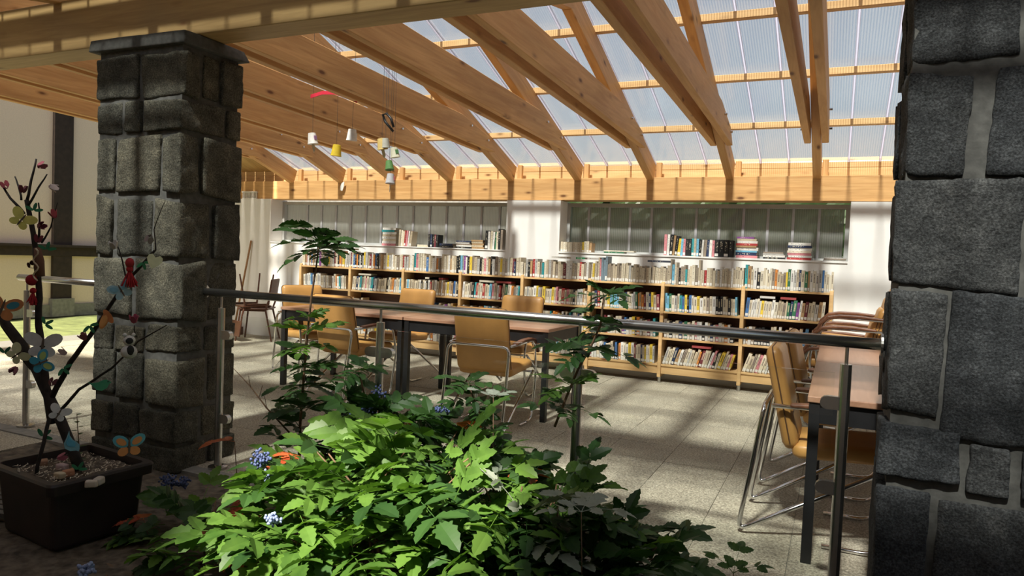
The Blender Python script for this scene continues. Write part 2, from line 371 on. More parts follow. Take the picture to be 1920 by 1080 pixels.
# left half-timbered house wall
ob = obj('pane_backing_wall', MB().box(-9.5, -3.9, 9.6, 9.8, 0, 2.6).mesh('pane_backing_wall', M['concrete'])); tag(ob, 'added wall outside the left window, brightening its panes', 'wall', kind='structure')  # added backing wall, lightens what shows through the left panes
wl = obj('wall_left', MB().box(-12.4, -12.0, -1.0, 13, 0.0, 6).mesh('wall_left', M['cream'])); tag(wl, 'cream rendered house wall with dark half timbering', 'wall', kind='structure')
for yy in (4.6, 7.77, 10.9):
    obj('timber_post', MB().box(-12.03, -11.94, yy - .16, yy + .16, 0.30, 5.9).mesh('timber_post', M['timber']), wl)
    obj('post_plinth', MB().box(-12.03, -11.90, yy - .19, yy + .19, 0.0, 0.30).mesh('post_plinth', M['concrete']), wl)
obj('timber_rail', MB().box(-12.03, -11.93, -1, 13, 1.02, 1.17).mesh('timber_rail', M['timber']), wl)
obj('timber_ledge', MB().box(-12.03, -11.86, -1, 13, 1.17, 1.21).mesh('timber_ledge', M['timber']), wl)
obj('base_course', MB().box(-12.03, -11.96, -1, 13, 0.0, 0.2).mesh('base_course', M['concrete']), wl)
wr = obj('wall_right', MB().box(2.6, 2.8, 2.9, 8.34, 0, 2.6).mesh('wall_right', M['plaster'])); tag(wr, 'white plastered wall at the right end of the room', 'wall', kind='structure')
# unseen house wall, with an overhang added and notched to shade the garden bed
wh = obj('wall_front', MB().box(-9, 4, -1.3, -0.9, 0, 3.3).mesh('wall_front', M['cream'])); tag(wh, 'cream house wall behind the viewpoint', 'wall', kind='structure')
ev = obj('shade_overhang', MB().box(-9, -2.2, -1.4, 0.98, 2.92, 3.0).box(-2.2, -1.05, -1.4, -.40, 2.92, 3.0).box(-1.05, 4, -1.4, 0.98, 2.92, 3.0).mesh('shade_overhang', M['pine_near'])); tag(ev, 'added boarded overhang behind the viewpoint, notched to shade the bed', 'shade_overhang', kind='structure')

# roof
RY, RZ = 5.2, 3.422
def TB(y): return 2.81 - 0.34 * (y - 7)
def TF(y): return RZ - 0.19 * (RY - y)
TX = [-0.25 - 0.874 * k for k in range(-3, 9)]
ceil = empty('ceiling', (-3, 5.2, 3.4)); tag(ceil, 'ribbed translucent polycarbonate roof on timber purlins', 'roof', kind='structure')
XL, XR = -7.62, 2.6
for yy in (7.41, 6.60, 5.79, 5.25): beam('purlin', (XL, yy, TB(yy) + .03), (XR, yy, TB(yy) + .03), .065, .06, M['pine_pale'], ceil)
for yy in (4.6, 3.8, 3.0, 2.2, 1.4, 0.98): beam('purlin', (XL, yy, TF(yy) + .03), (XR, yy, TF(yy) + .03), .065, .06, M['pine_pale'], ceil)
pitch = 0.874 / 3
def slope_panels(y0, z0, y1, z1):
    ln = math.hypot(y1 - y0, z1 - z0); ang = math.atan2(z1 - z0, y1 - y0)
    pm = MB().box(-pitch / 2 + .008, pitch / 2 - .008, 0, ln, 0, .016).mesh('roof_panel', M['roofp'])
    jm = MB().box(-.011, .011, 0, ln, -.004, .032).mesh('joint_strip', M['joint'])
    n = int((XR - XL) / pitch); x = -0.25 - pitch * 24.5
    while x < XR:
        obj('roof_panel', pm, ceil, (x, y0, z0), (ang, 0, 0), world=True)
        obj('joint_strip', jm, ceil, (x + pitch / 2, y0, z0), (ang, 0, 0), world=True); x += pitch
slope_panels(RY + .02, TB(RY) + .063, 8.243, TB(8.243) + .063)
slope_panels(0.95, TF(0.95) + .063, RY + .02, TF(RY) + .063)

vb = empty('left_shade_boards', (-8.6, 5.2, 3.2)); tag(vb, 'added solid boards over the left end, shading the back wall', 'roof', kind='structure')  # opaque boards added to keep sun off the left part of the back wall
for k in range(9): beam('board', (-9.2 + k * .19, 8.35, TB(8.35) + .08), (-9.2 + k * .19, 4.4, TB(4.4) + .08), .185, .03, M['pine_near'], vb)
sf = empty('front_shade_boards', (-3, 2.6, 2.9)); tag(sf, 'added pine boards above the front beam, keeping sun off it', 'boards', kind='structure')  # opaque strip added over the translucent roof to shade the front beam
for k in range(4):
    yy = 2.36 + k * .155; beam('board', (-7.9, yy, TF(yy) + .09), (2.6, yy, TF(yy) + .09), .15, .02, M['pine_near'], sf)

def truss(x, idx):
    r = empty('roof_truss', (x, 8.02, 2.28))
    names = 'first second third fourth fifth sixth seventh eighth ninth'.split()
    lab = 'pine roof truss with bolted double ties, %s from the right pillar' % names[idx] if 0 <= idx < 9 else 'pine roof truss beyond the right pillar, %s from the end wall' % names[idx + 3]
    tag(r, lab, 'truss', 'pine roof trusses')
    hz = 0.10
    beam('rafter', (x, 8.07, TB(8.07) - hz * 1.05), (x, RY, TB(RY) - hz * 1.05), .08, .20, M['pine'], r)
    beam('rafter', (x, 0.98, TF(0.98) - hz * .9), (x, RY, TF(RY) - hz * 1.0), .08, .18, M['pine'], r)
    b = lambda y: 2.505 + 0.034 * (7.35 - y)
    poly = [(3.16, b(3.16)), (7.35, b(7.35)), (7.18, 2.65), (6.55, b(6.55) + .245), (3.16, b(3.16) + .245)]
    for s in (-1, 1):
        # local X along the tie: object is turned by 90 degrees about Z
        me = MB().prism([(p[0] - 3.16, p[1]) for p in poly], -.03, .03, 'y').mesh('tie_beam', M['pine'])
        t_ = obj('tie_beam', me, r, (x + s * .078, 3.16, 0), (0, 0, R_(90)), world=True); bevel(t_, .004, 1)
    for (yy, zz) in ((7.12, 2.60), (6.72, 2.69)):
        for s in (-1, 1): obj('bolt', MB().tube([(x + s * .104, yy, zz), (x + s * .135, yy, zz)], .012, 6).mesh('bolt', M['chrome']), r, world=True)
    beam('cleat', (x + .075, 8.14, 2.285), (x + .075, 8.14, 2.46), .05, .06, M['pine'], r)
for k, x in enumerate(TX): truss(x, k - 3)

tag(beam('timber_beam', (-9.2, 8.14, 2.15), (2.6, 8.14, 2.15), .22, .262, M['pine']), 'long pine wall beam resting on the white back wall', 'beam')
lg = empty('ledge_boards', (-3, 8.24, 2.29)); tag(lg, 'two pine boards set on edge above the wall beam', 'boards')
beam('board', (-9.2, 8.265, 2.335), (2.6, 8.265, 2.335), .035, .108, M['pine_pale'], lg); beam('board', (-9.2, 8.265, 2.445), (2.6, 8.265, 2.445), .035, .108, M['pine_pale'], lg)
tag(beam('timber_beam', (-9.0, 3.05, 2.66), (3.0, 3.05, 2.66), .20, .32, M['pine_near']), 'heavy pine front beam carried by the stone pillars', 'beam')

# stone pillars
def stone_mesh(sx, sy, sz, seed, cuts, amp):
    n = cuts; vs = {}; fs = []; V = []
    def vid(p):
        k = (round(p[0], 5), round(p[1], 5), round(p[2], 5))
        if k not in vs: vs[k] = len(V); V.append(k)
        return vs[k]
    for ax in range(3):
        for s in (-1, 1):
            for i in range(n):
                for j in range(n):
                    q = []
                    for (a, b) in ((i, j), (i + 1, j), (i + 1, j + 1), (i, j + 1)):
                        p = [0, 0, 0]; p[ax] = s; p[(ax + 1) % 3] = -1 + 2 * a / n; p[(ax + 2) % 3] = -1 + 2 * b / n; q.append(vid(p))
                    fs.append(tuple(q) if s > 0 else tuple(reversed(q)))
    out = []; h = Vector((sx / 2, sy / 2, sz / 2)); rr = min(0.009, min(sx, sy, sz) * .15); off = Vector((seed * 7.3, seed * 3.1, seed * 1.7))
    # corner offsets keep the block from being a perfect box
    rs = random.Random(seed); cj = {(a, b, c): Vector((rs.uniform(-1, 1) * .05 * sx, rs.uniform(-.4, .4) * .04 * sy, rs.uniform(-1, 1) * .06 * sz)) for a in (0, 1) for b in (0, 1) for c in (0, 1)}
    for p in V:
        q = Vector((p[0] * h.x, p[1] * h.y, p[2] * h.z))
        inner = Vector((max(-h.x + rr, min(h.x - rr, q.x)), max(-h.y + rr, min(h.y - rr, q.y)), max(-h.z + rr, min(h.z - rr, q.z))))
        d = q - inner
        if d.length > 1e-6: q = inner + d.normalized() * min(rr, d.length)
        u = [(p[k] + 1) / 2 for k in range(3)]
        for key, vec in cj.items():
            wgt = 1.0
            for k in range(3): wgt *= u[k] if key[k] else 1 - u[k]
            q += vec * wgt
        nz = .45 * noise.noise((q + off) * 6.0) + .6 * noise.noise((q + off) * 17.0) + .45 * noise.noise((q + off) * 42.0)
        dirn = Vector(p).normalized(); out.append(q + dirn * nz * amp)
    mb = MB(); mb.add(out, fs); return mb
def stone(parent, mat, x0, x1, y0, y1, z0, z1, seed, cuts=12, amp=.009):
    me = stone_mesh(x1 - x0, y1 - y0, z1 - z0, seed, cuts, amp).mesh('stone', mat, True)
    return obj('stone', me, parent, ((x0 + x1) / 2, (y0 + y1) / 2, (z0 + z1) / 2), world=True)
# left pillar
PX0, PX1, PY0, PY1 = -4.11, -3.385, 2.86, 3.30
pl = empty('stone_pillar', (-3.75, 3.07, 0)); tag(pl, 'mottled grey stone pillar with slab cap beside the potted branch', 'pillar', 'stone pillars')
obj('mortar_core', MB().box(PX0 + .018, PX1 - .018, PY0 + .018, PY1 - .018, -.02, 2.43).mesh('mortar_core', M['mortar']), pl, world=True)
cp = stone(pl, M['mortar'], PX0 - .012, PX1 + .014, PY0 - .02, PY1 + .014, 2.425, 2.5, 91, 10, .004); cp.name = 'cap_slab'
T = .015
rowz = [2.412, 2.138, 1.933, 1.576, 1.207, 0.839, 0.657, 0.358, 0.144, -0.03]
# per row: front splits in X (last stone turns the corner), right-face splits in Y (first = depth of the corner stone)
rows = [([-4.10, -3.74, -3.385], [3.0, 3.13, 3.30]), ([-4.10, -3.87, -3.70, -3.385], [3.18, 3.30]), ([-4.09, -3.925, -3.535, -3.385], [3.0, 3.30]),
        ([-4.08, -3.94, -3.60, -3.385], [3.09, 3.30]), ([-4.09, -3.76, -3.385], [3.07, 3.30]), ([-4.09, -3.92, -3.66, -3.385], [3.05, 3.30]),
        ([-4.10, -3.90, -3.65, -3.385], [3.08, 3.30]), ([-4.10, -3.92, -3.68, -3.385], [3.04, 3.30]), ([-4.09, -3.78, -3.385], [3.10, 3.30])]
sd = 1
for (fx, ry), z1, z0 in zip(rows, rowz[:-1], rowz[1:]):
    for i in range(len(fx) - 1):
        last = i == len(fx) - 2
        a, b = fx[i] + T * (i > 0), fx[i + 1] - T * (not last)
        jz = random.uniform(-.012, .012)
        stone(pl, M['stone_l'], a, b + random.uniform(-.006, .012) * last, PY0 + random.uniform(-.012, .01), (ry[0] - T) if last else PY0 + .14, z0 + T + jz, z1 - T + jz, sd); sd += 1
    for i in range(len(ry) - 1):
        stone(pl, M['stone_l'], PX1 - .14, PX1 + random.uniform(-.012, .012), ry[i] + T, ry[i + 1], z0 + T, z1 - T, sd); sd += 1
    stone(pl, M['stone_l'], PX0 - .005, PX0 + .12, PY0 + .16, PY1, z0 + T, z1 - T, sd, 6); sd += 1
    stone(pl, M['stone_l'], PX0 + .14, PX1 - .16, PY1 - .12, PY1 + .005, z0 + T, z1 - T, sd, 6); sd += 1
# right pillar
QX0, QX1, QY0, QY1 = 0.185, 0.93, 2.85, 3.28
pr = empty('stone_pillar', (.55, 3.07, 0)); tag(pr, 'dark blue-grey stone pillar at the right edge by the rail end', 'pillar', 'stone pillars')
obj('mortar_core', MB().box(QX0 + .014, QX1 - .02, QY0 + .014, QY1 - .02, -.02, 2.43).mesh('mortar_core', M['mortar']), pr, world=True)
cp = stone(pr, M['mortar'], QX0 - .04, QX1 + .04, QY0 - .03, QY1 + .03, 2.425, 2.5, 92, 10, .004); cp.name = 'cap_slab'
RS = [(0.190, .505, 2.035, 2.41), (.535, .93, 2.05, 2.41), (.188, .378, 1.65, 1.99), (.43, .93, 1.64, 2.01), (.186, .545, 1.252, 1.626), (.572, .93, 1.26, 1.61),
      (.180, .350, .80, 1.235), (.354, .66, .745, 1.228), (.69, .93, .74, 1.22), (.172, .418, .588, .768), (.440, .565, .555, .732), (.59, .93, .57, .72),
      (.172, .336, .02, .565), (.366, .66, .0, .53), (.68, .93, 0, .55)]
for a, b, z0, z1 in RS:
    corner = a < .2
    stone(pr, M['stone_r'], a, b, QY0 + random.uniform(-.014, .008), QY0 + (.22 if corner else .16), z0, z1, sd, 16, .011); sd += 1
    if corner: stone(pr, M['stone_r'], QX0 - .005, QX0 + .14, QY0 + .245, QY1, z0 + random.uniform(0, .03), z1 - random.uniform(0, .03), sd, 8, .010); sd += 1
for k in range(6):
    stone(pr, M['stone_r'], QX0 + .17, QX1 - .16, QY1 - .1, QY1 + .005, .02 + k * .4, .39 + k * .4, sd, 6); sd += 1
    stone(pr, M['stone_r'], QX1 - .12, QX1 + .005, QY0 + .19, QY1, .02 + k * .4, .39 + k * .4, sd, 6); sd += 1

# ================================================================== OBJECTS
def bend(pts, r=.05, n=4):
    """round the inner corners of a polyline"""
    pts = [Vector(p) for p in pts]; out = [pts[0]]
    for a, b, c in zip(pts[:-2], pts[1:-1], pts[2:]):
        d0 = min(r, (a - b).length * .45); d1 = min(r, (c - b).length * .45)
        p0 = b + (a - b).normalized() * d0; p1 = b + (c - b).normalized() * d1
        for i in range(n + 1):
            u = i / n; out.append(p0 * (1 - u) ** 2 + b * 2 * u * (1 - u) + p1 * u * u)
    out.append(pts[-1]); return out

# ---------------- railing
RYL = 3.04; RZL = 1.032
def rail_section(name, x0, x1, posts, panels, lab, endcap):
    r = empty(name, ((x0 + x1) / 2, RYL, 0)); tag(r, lab, 'railing', 'steel and glass railings')
    obj('handrail', MB().tube([(x0, RYL, RZL), (x1, RYL, RZL)], .0225, 20).mesh('handrail', M['steel'], False), r, world=True).data.polygons.foreach_set('use_smooth', [len(p.vertices) == 4 for p in r.children[0].data.polygons])
    for ex, sgn in endcap:
        obj('wall_flange', MB().tube([(ex, RYL, RZL), (ex + sgn * .008, RYL, RZL)], .042, 20).mesh('wall_flange', M['steel']), r, world=True)
    for px in posts:
        p = obj('post', MB().tube([(px, RYL, 0.0), (px, RYL, .945)], .0215, 16).mesh('post', M['steel']), r, world=True)
        obj('post_pin', MB().tube([(px, RYL, .94), (px, RYL, 1.018)], .007, 10).mesh('post_pin', M['steel']), p, world=True)
        obj('base_flange', MB().lathe([(.055, 0.004), (.055, .016), (.03, .022)], 20, (px, RYL, 0)).mesh('base_flange', M['steel']), p, world=True)
        for cz in (.79, .455 if px > -.5 else .30):
            for sgn in (-1, 1):
                if sgn == 1 and px > 0 or (sgn == -1 and px < -3.1 and px > -3.5) : continue
                if name == 'railing' and px < -4.5 and sgn == -1: continue
                poly = [(.018, -.026), (.06, -.026)] + [(.06 + .026 * math.cos(a), .026 * math.sin(a)) for a in [R_(-90 + 30 * k) for k in range(1, 6)]] + [(.06, .026), (.018, .026)]
                me = MB().prism([(sgn * q[0], q[1]) for q in (poly if sgn > 0 else poly[::-1])], -.014, .014, 'y').mesh('glass_clamp', M['steel'])
                obj('glass_clamp', me, p, (px, RYL, cz), world=True)
    for a, b in panels:
        obj('glass_panel', MB().box(a, b, RYL - .004, RYL + .004, .09, .908).mesh('glass_panel', M['glass']), r, world=True)
rail_section('railing', -3.385, .18, [-3.239, -2.125, -1.043, .05], [(-3.20, -2.165), (-2.085, -1.083), (-1.003, .012)],
             'steel handrail with three glass panels between the two stone pillars', [(-3.385, 1), (.172, -1)])
rail_section('railing', -5.13, -4.11, [-5.045], [(-5.0, -4.13)], 'short steel handrail with one glass panel left of the stone pillar', [(-4.118, 1)])

# ---------------- tables
def table(x0, x1, y0, y1, lab, h=.75):
    r = empty('table', ((x0 + x1) / 2, (y0 + y1) / 2, 0)); tag(r, lab, 'table', 'reading tables with black legs')
    long_x = (x1 - x0) > (y1 - y0)
    me = MB().box(-(x1 - x0) / 2, (x1 - x0) / 2, -(y1 - y0) / 2, (y1 - y0) / 2, 0, .028).mesh('tabletop', M['table']) if long_x else MB().box(-(y1 - y0) / 2, (y1 - y0) / 2, -(x1 - x0) / 2, (x1 - x0) / 2, 0, .028).mesh('tabletop', M['table'])
    bevel(obj('tabletop', me, r, (0, 0, h - .028), (0, 0, 0 if long_x else R_(90))), .004, 2)
    w2, d2 = (x1 - x0) / 2 - .03, (y1 - y0) / 2 - .03
    for sx in (-1, 1):
        for sy in (-1, 1):
            obj('leg', MB().box(-.022, .022, -.022, .022, 0, h - .028).mesh('leg', M['black']), r, (sx * w2, sy * d2, 0))
    for s in (-1, 1):
        obj('apron', MB().box(-w2, w2, -.012, .012, h - .12, h - .03).mesh('apron', M['black']), r, (0, s * d2, 0))
        obj('apron', MB().box(-.012, .012, -d2, d2, h - .12, h - .03).mesh('apron', M['black']), r, (s * w2, 0, 0))
table(-4.80, -3.425, 5.22, 6.02, 'wood-topped table with black legs, left of the two joined tables')
table(-3.415, -2.05, 5.22, 6.02, 'wood-topped table with black legs, right of the two joined tables')
table(-.09, .72, 3.38, 4.71, 'wood-topped table behind the right railing post')
table(-.09, .72, 4.72, 6.05, 'wood-topped table farther back at the right end of the room')

# ---------------- tan chairs
def rbox(w_, d_, h_, r=.03, n=5, puff=0.0):
    """rounded cushion block centred on the origin"""
    mb = stone_like(w_, d_, h_, r, n, puff); return mb
def stone_like(sx, sy, sz, rr, n, puff):
    vs = {}; V = []; fs = []
    def vid(p):
        k = tuple(round(c, 5) for c in p)
        if k not in vs: vs[k] = len(V); V.append(k)
        return vs[k]
    for ax in range(3):
        for s in (-1, 1):
            for i in range(n):
                for j in range(n):
                    q = []
                    for (a, b) in ((i, j), (i + 1, j), (i + 1, j + 1), (i, j + 1)):
                        p = [0, 0, 0]; p[ax] = s
                        g = lambda t_: math.copysign(abs(-1 + 2 * t_ / n) ** .55, -1 + 2 * t_ / n)
                        p[(ax + 1) % 3] = g(a); p[(ax + 2) % 3] = g(b); q.append(vid(p))
                    fs.append(tuple(q) if s > 0 else tuple(reversed(q)))
    h = Vector((sx / 2, sy / 2, sz / 2)); out = []
    for p in V:
        q = Vector((p[0] * h.x, p[1] * h.y, p[2] * h.z)); lim = [max(0, h[k] - rr) for k in range(3)]
        inner = Vector([max(-lim[k], min(lim[k], q[k])) for k in range(3)]); d = q - inner
        if d.length > 1e-6: q = inner + d.normalized() * min(rr, d.length)
        out.append(q)
    mb = MB(); mb.add(out, fs); return mb
def make_chair():
    r = empty('armchair')
    seat = stone_like(.45, .47, .075, .034, 8, 0); obj('seat', seat.mesh('seat', M['leather'], True), r, (0, .03, .445), (R_(3), 0, 0))
    bk = obj('backrest', stone_like(.44, .075, .50, .036, 8, 0).mesh('backrest', M['leather'], True), r, (0, -.262, .68), (R_(13), 0, 0))
    pts = bend([(-.222, 0, -.22), (-.222, 0, .25), (.222, 0, .25), (.222, 0, -.22)], .04, 4)
    obj('piping', MB().tube(pts, .0035, 5).mesh('piping', M['seam']), bk)
    obj('crease', MB().tube([(-.2, .0385, -.07), (-.06, .0372, -.078), (.07, .0372, -.074), (.2, .0385, -.07)], .003, 5).mesh('crease', M['seam']), bk)
    path = [(-.25, .20, .405), (-.25, -.43, .013), (-.25, -.335, .645), (.25, -.335, .645), (.25, -.43, .013), (.25, .20, .405)]
    obj('frame', MB().tube(bend(path, .06, 5), .0115, 10).mesh('frame', M['chrome'], True), r)
    for s in (-1, 1):
        obj('front_leg', MB().tube(bend([(s * .25, -.30, .648), (s * .25, .20, .655), (s * .25, .27, .40), (s * .25, .20, .013), (s * .25, -.05, .013)], .09, 6), .0105, 10).mesh('front_leg', M['chrome'], True), r)
        arm = [(-.22, .668), (-.05, .682), (.10, .682), (.19, .665), (.255, .60), (.272, .55), (.258, .545), (.235, .59), (.175, .642), (.09, .656), (-.05, .658), (-.22, .65)]
        a_ = obj('armrest', MB().prism(arm, s * .25 - .024, s * .25 + .024, 'x').mesh('armrest', M['armwood']), r); bevel(a_, .007, 2)
    obj('seat_rail', MB().tube([(-.25, .19, .40), (.25, .19, .40)], .010, 8).mesh('seat_rail', M['chrome'], True), r)
    return r
ch0 = make_chair(); used = False
def place_chair(x, y, rz, lab, z=0.0, rx=0.0):
    global used
    o = ch0 if not used else copy_tree(ch0); used = True
    o.location = (x, y, z); o.rotation_euler = (rx, 0, R_(rz)); tag(o, lab, 'chair', 'tan leather armchairs')
place_chair(-2.42, 5.03, 3, 'tan leather armchair with its back to the railing, near side of the right joined table')
place_chair(-3.90, 5.20, -4, 'tan leather armchair with its back to the railing, near side of the left joined table')
place_chair(-4.12, 6.25, 178, 'tan leather armchair on the bookcase side of the left joined table')
place_chair(-2.84, 6.22, 183, 'tan leather armchair on the bookcase side of the right joined table')
place_chair(-4.85, 5.76, -115, 'tan leather armchair at the left end of the joined tables')
place_chair(.05, 3.86, -90, 'tan leather armchair nearest the right railing post, seen from the side')
place_chair(.07, 4.70, -92, 'tan leather armchair pushed to the table behind the nearest side-on chair')
for k, nm in enumerate(('lowest', 'second from the bottom', 'third from the bottom', 'topmost')):
    place_chair(.0 + k * .045, 6.60, 90, 'tan armchair, %s in the stack beside the right pillar' % nm, k * .09)

# ---------------- brown stacked chairs in the corner
def brown_chair(loc, rot, lab):
    r = empty('wooden_chair', loc, rot); tag(r, lab, 'chair', 'dark brown stacking chairs')
    bevel(obj('seat', stone_like(.42, .42, .03, .012, 8, 0).mesh('seat', M['brownwood'], True), r, (0, 0, .45)), .002, 1)
    obj('backrest', stone_like(.40, .025, .22, .012, 8, 0).mesh('backrest', M['brownwood'], True), r, (0, -.235, .76), (R_(8), 0, 0))
    for sx in (-1, 1):
        obj('front_leg', MB().tube([(sx * .21, .22, 0), (sx * .175, .17, .44)], [.011, .014], 8).mesh('front_leg', M['brownwood']), r)
        obj('back_leg', MB().tube([(sx * .21, -.27, 0), (sx * .18, -.17, .44), (sx * .185, -.21, .56), (sx * .185, -.245, .84)], [.011, .014, .013, .011], 8).mesh('back_leg', M['brownwood']), r)
        obj('side_rail', MB().tube([(sx * .175, -.17, .425), (sx * .175, .17, .425)], .011, 8).mesh('side_rail', M['brownwood']), r)
brown_chair((-7.42, 7.60, 0), (0, 0, R_(118)), 'dark brown wooden chair standing in the back left corner')
brown_chair((-7.50, 7.57, .93), (R_(180), 0, R_(160)), 'dark brown wooden chair turned upside down on another chair')
bm_ = empty('broom', (-8.10, 7.86, 0)); tag(bm_, 'wooden broom stick leaning on the white wall behind brown chairs', 'broom')
obj('broomstick', MB().tube([(-8.10, 7.86, .12), (-7.93, 7.975, 1.40)], .014, 10).mesh('broomstick', M['broom'], True), bm_, world=True)
obj('broom_head', MB().box(-8.24, -7.97, 7.82, 7.90, .0, .12).mesh('broom_head', M['brownwood']), bm_, world=True)
bk_ = empty('storage_basket', (-8.02, 8.06, 2.02)); tag(bk_, 'small white slotted plastic basket on top of the wall', 'basket')
f = MB(); f.box(-8.16, -7.88, 8.02, 8.03, 2.02, 2.035); obj('base', MB().box(-8.16, -7.88, 8.005, 8.028, 2.02, 2.035).mesh('base', M['paper_label']), bk_, world=True)
obj('rim', MB().box(-8.17, -7.87, 8.0, 8.03, 2.115, 2.13).mesh('rim', M['paper_label']), bk_, world=True)
for k in range(11): obj('slat', MB().box(-8.155 + k * .0265, -8.145 + k * .0265, 8.008, 8.025, 2.035, 2.115).mesh('slat', M['paper_label']), bk_, world=True)

# ---------------- bookcases and books
BX0 = -6.775; BP = .8415; BF = 7.735; BBK = 7.985
SH = [.205, .497, .787, 1.083]
for b in range(8):
    x0 = BX0 + b * BP; x1 = x0 + BP
    r = empty('bookcase', ((x0 + x1) / 2, (BF + BBK) / 2, 0))
    pos = ['leftmost', 'second from the left', 'third from the left', 'fourth from the left', 'fourth from the right', 'third from the right', 'second from the right', 'rightmost'][b]
    tag(r, 'low pine bookcase unit full of books, %s along the back wall' % pos, 'bookcase', 'low pine bookcases')
    def side(xc):
        prof = [(BBK, .06), (BBK, SH[3] + .02), (BF + .05, SH[3] + .03), (BF + .004, SH[3] + .02), (BF - .004, SH[3] - .02), (BF - .004, .06)]
        s_ = obj('side_panel', MB().prism(prof, -.019, .019, 'x').mesh('side_panel', M['pine_pale']), r, (xc, 0, 0), world=True); bevel(s_, .004, 1)
        obj('foot', MB().tube([(xc, BF + .04, 0), (xc, BF + .04, .06)], .02, 10).mesh('foot', M['steel']), s_, world=True)
    side(x0)
    if b == 7: side(x1)
    for z in SH:
        bo = beam('shelf', (x0 + .019, (BF + BBK) / 2 + .004, z - .011), (x1 - .019, (BF + BBK) / 2 + .004, z - .011), BBK - BF - .008, .022, M['pine_pale'], r, .002)
    beam('plinth', (x0 + .019, BF + .03, .14), (x1 - .019, BF + .03, .14), .02, .085, M['pine_pale'], r, .002)
    obj('back_panel', MB().box(x0 + .02, x1 - .02, BBK - .008, BBK, .1, SH[3]).mesh('back_panel', M['brownwood']), r, world=True)

PAL = [('cream', (.60, .52, .38), 16), ('beige', (.48, .40, .28), 12), ('white', (.70, .68, .63), 11), ('pale grey', (.42, .41, .38), 7), ('grey-brown', (.26, .21, .16), 6), ('ivory', (.66, .60, .47), 8),
       ('red', (.36, .035, .035), 3), ('maroon', (.17, .03, .04), 2), ('orange', (.62, .22, .04), 2), ('yellow', (.70, .50, .05), 3), ('dark green', (.03, .14, .07), 2), ('teal', (.03, .28, .30), 2),
       ('blue', (.05, .15, .36), 3), ('sky blue', (.16, .42, .58), 2), ('navy', (.02, .035, .09), 2), ('black', (.012, .012, .013), 4), ('pink', (.58, .22, .24), 2), ('purple', (.22, .06, .26), 1), ('tan', (.40, .25, .12), 3)]
PD = {p[0]: p[1] for p in PAL}
def pick(rs): 
    tot = sum(p[2] for p in PAL); k = rs.uniform(0, tot)
    for p in PAL:
        k -= p[2]
        if k <= 0: return p[0], p[1]
    return PAL[0][0], PAL[0][1]
cov_me = MB().box(-.5, .5, 0, .045, 0, 1).box(-.5, -.40, .045, 1, 0, 1).box(.40, .5, .045, 1, 0, 1).mesh('book', M['book'])
pg_me = MB().box(-.40, .40, .045, .975, .018, .972).mesh('pages', M['pages'])
lb_me = MB().box(-.42, .42, -.006, 0, .05, .20).mesh('spine_label', M['paper_label'])
bookn = 0
def book(x, y, z, th, dp, ht, col, lab, group, rot=(0, 0, 0), label=True):
    global bookn; bookn += 1
    o = obj('book', cov_me, None, (x, y, z), rot, (th, dp, ht), col=col); tag(o, lab, 'book', group)
    obj('pages', pg_me, o)
    if label: obj('spine_label', lb_me, o)
    return o
SV = []; SF = []; SCOL = []
def stuff_book(x, y, z, th, dp, ht, col, tilt=0.0):
    # spine slab with a white label and a page block behind it, leaning by tilt
    def bx(x0, x1, y0, y1, z0, z1, c):
        o_ = len(SV); ct, st = math.cos(tilt), math.sin(tilt)
        for (a, b_, c_) in [(x0, y0, z0), (x1, y0, z0), (x1, y1, z0), (x0, y1, z0), (x0, y0, z1), (x1, y0, z1), (x1, y1, z1), (x0, y1, z1)]:
            SV.append((x + a * ct + c_ * st, y + b_, z + c_ * ct - a * st + abs(st) * th * .5))
        for q in [(0, 3, 2, 1), (4, 5, 6, 7), (0, 1, 5, 4), (1, 2, 6, 5), (2, 3, 7, 6), (3, 0, 4, 7)]: SF.append(tuple(i + o_ for i in q)); SCOL.append(c)
    bx(-th / 2, th / 2, 0, dp, 0, ht, col)
    bx(-th * .42, th * .42, -.0012, 0, ht * .05, ht * .19, (.70, .68, .63))
    if th > .018:
        ink = (.07, .05, .05) if sum(col) > .5 else (.6, .52, .36)
        q = ht * .45
        while q < ht * .86:
            bx(-th * .2, th * .2, -.0008, 0, q, q + ht * .035, ink); q += ht * .06
rs = random.Random(21)
baylab = ['leftmost', 'second', 'third', 'fourth', 'fifth', 'sixth', 'seventh', 'rightmost']
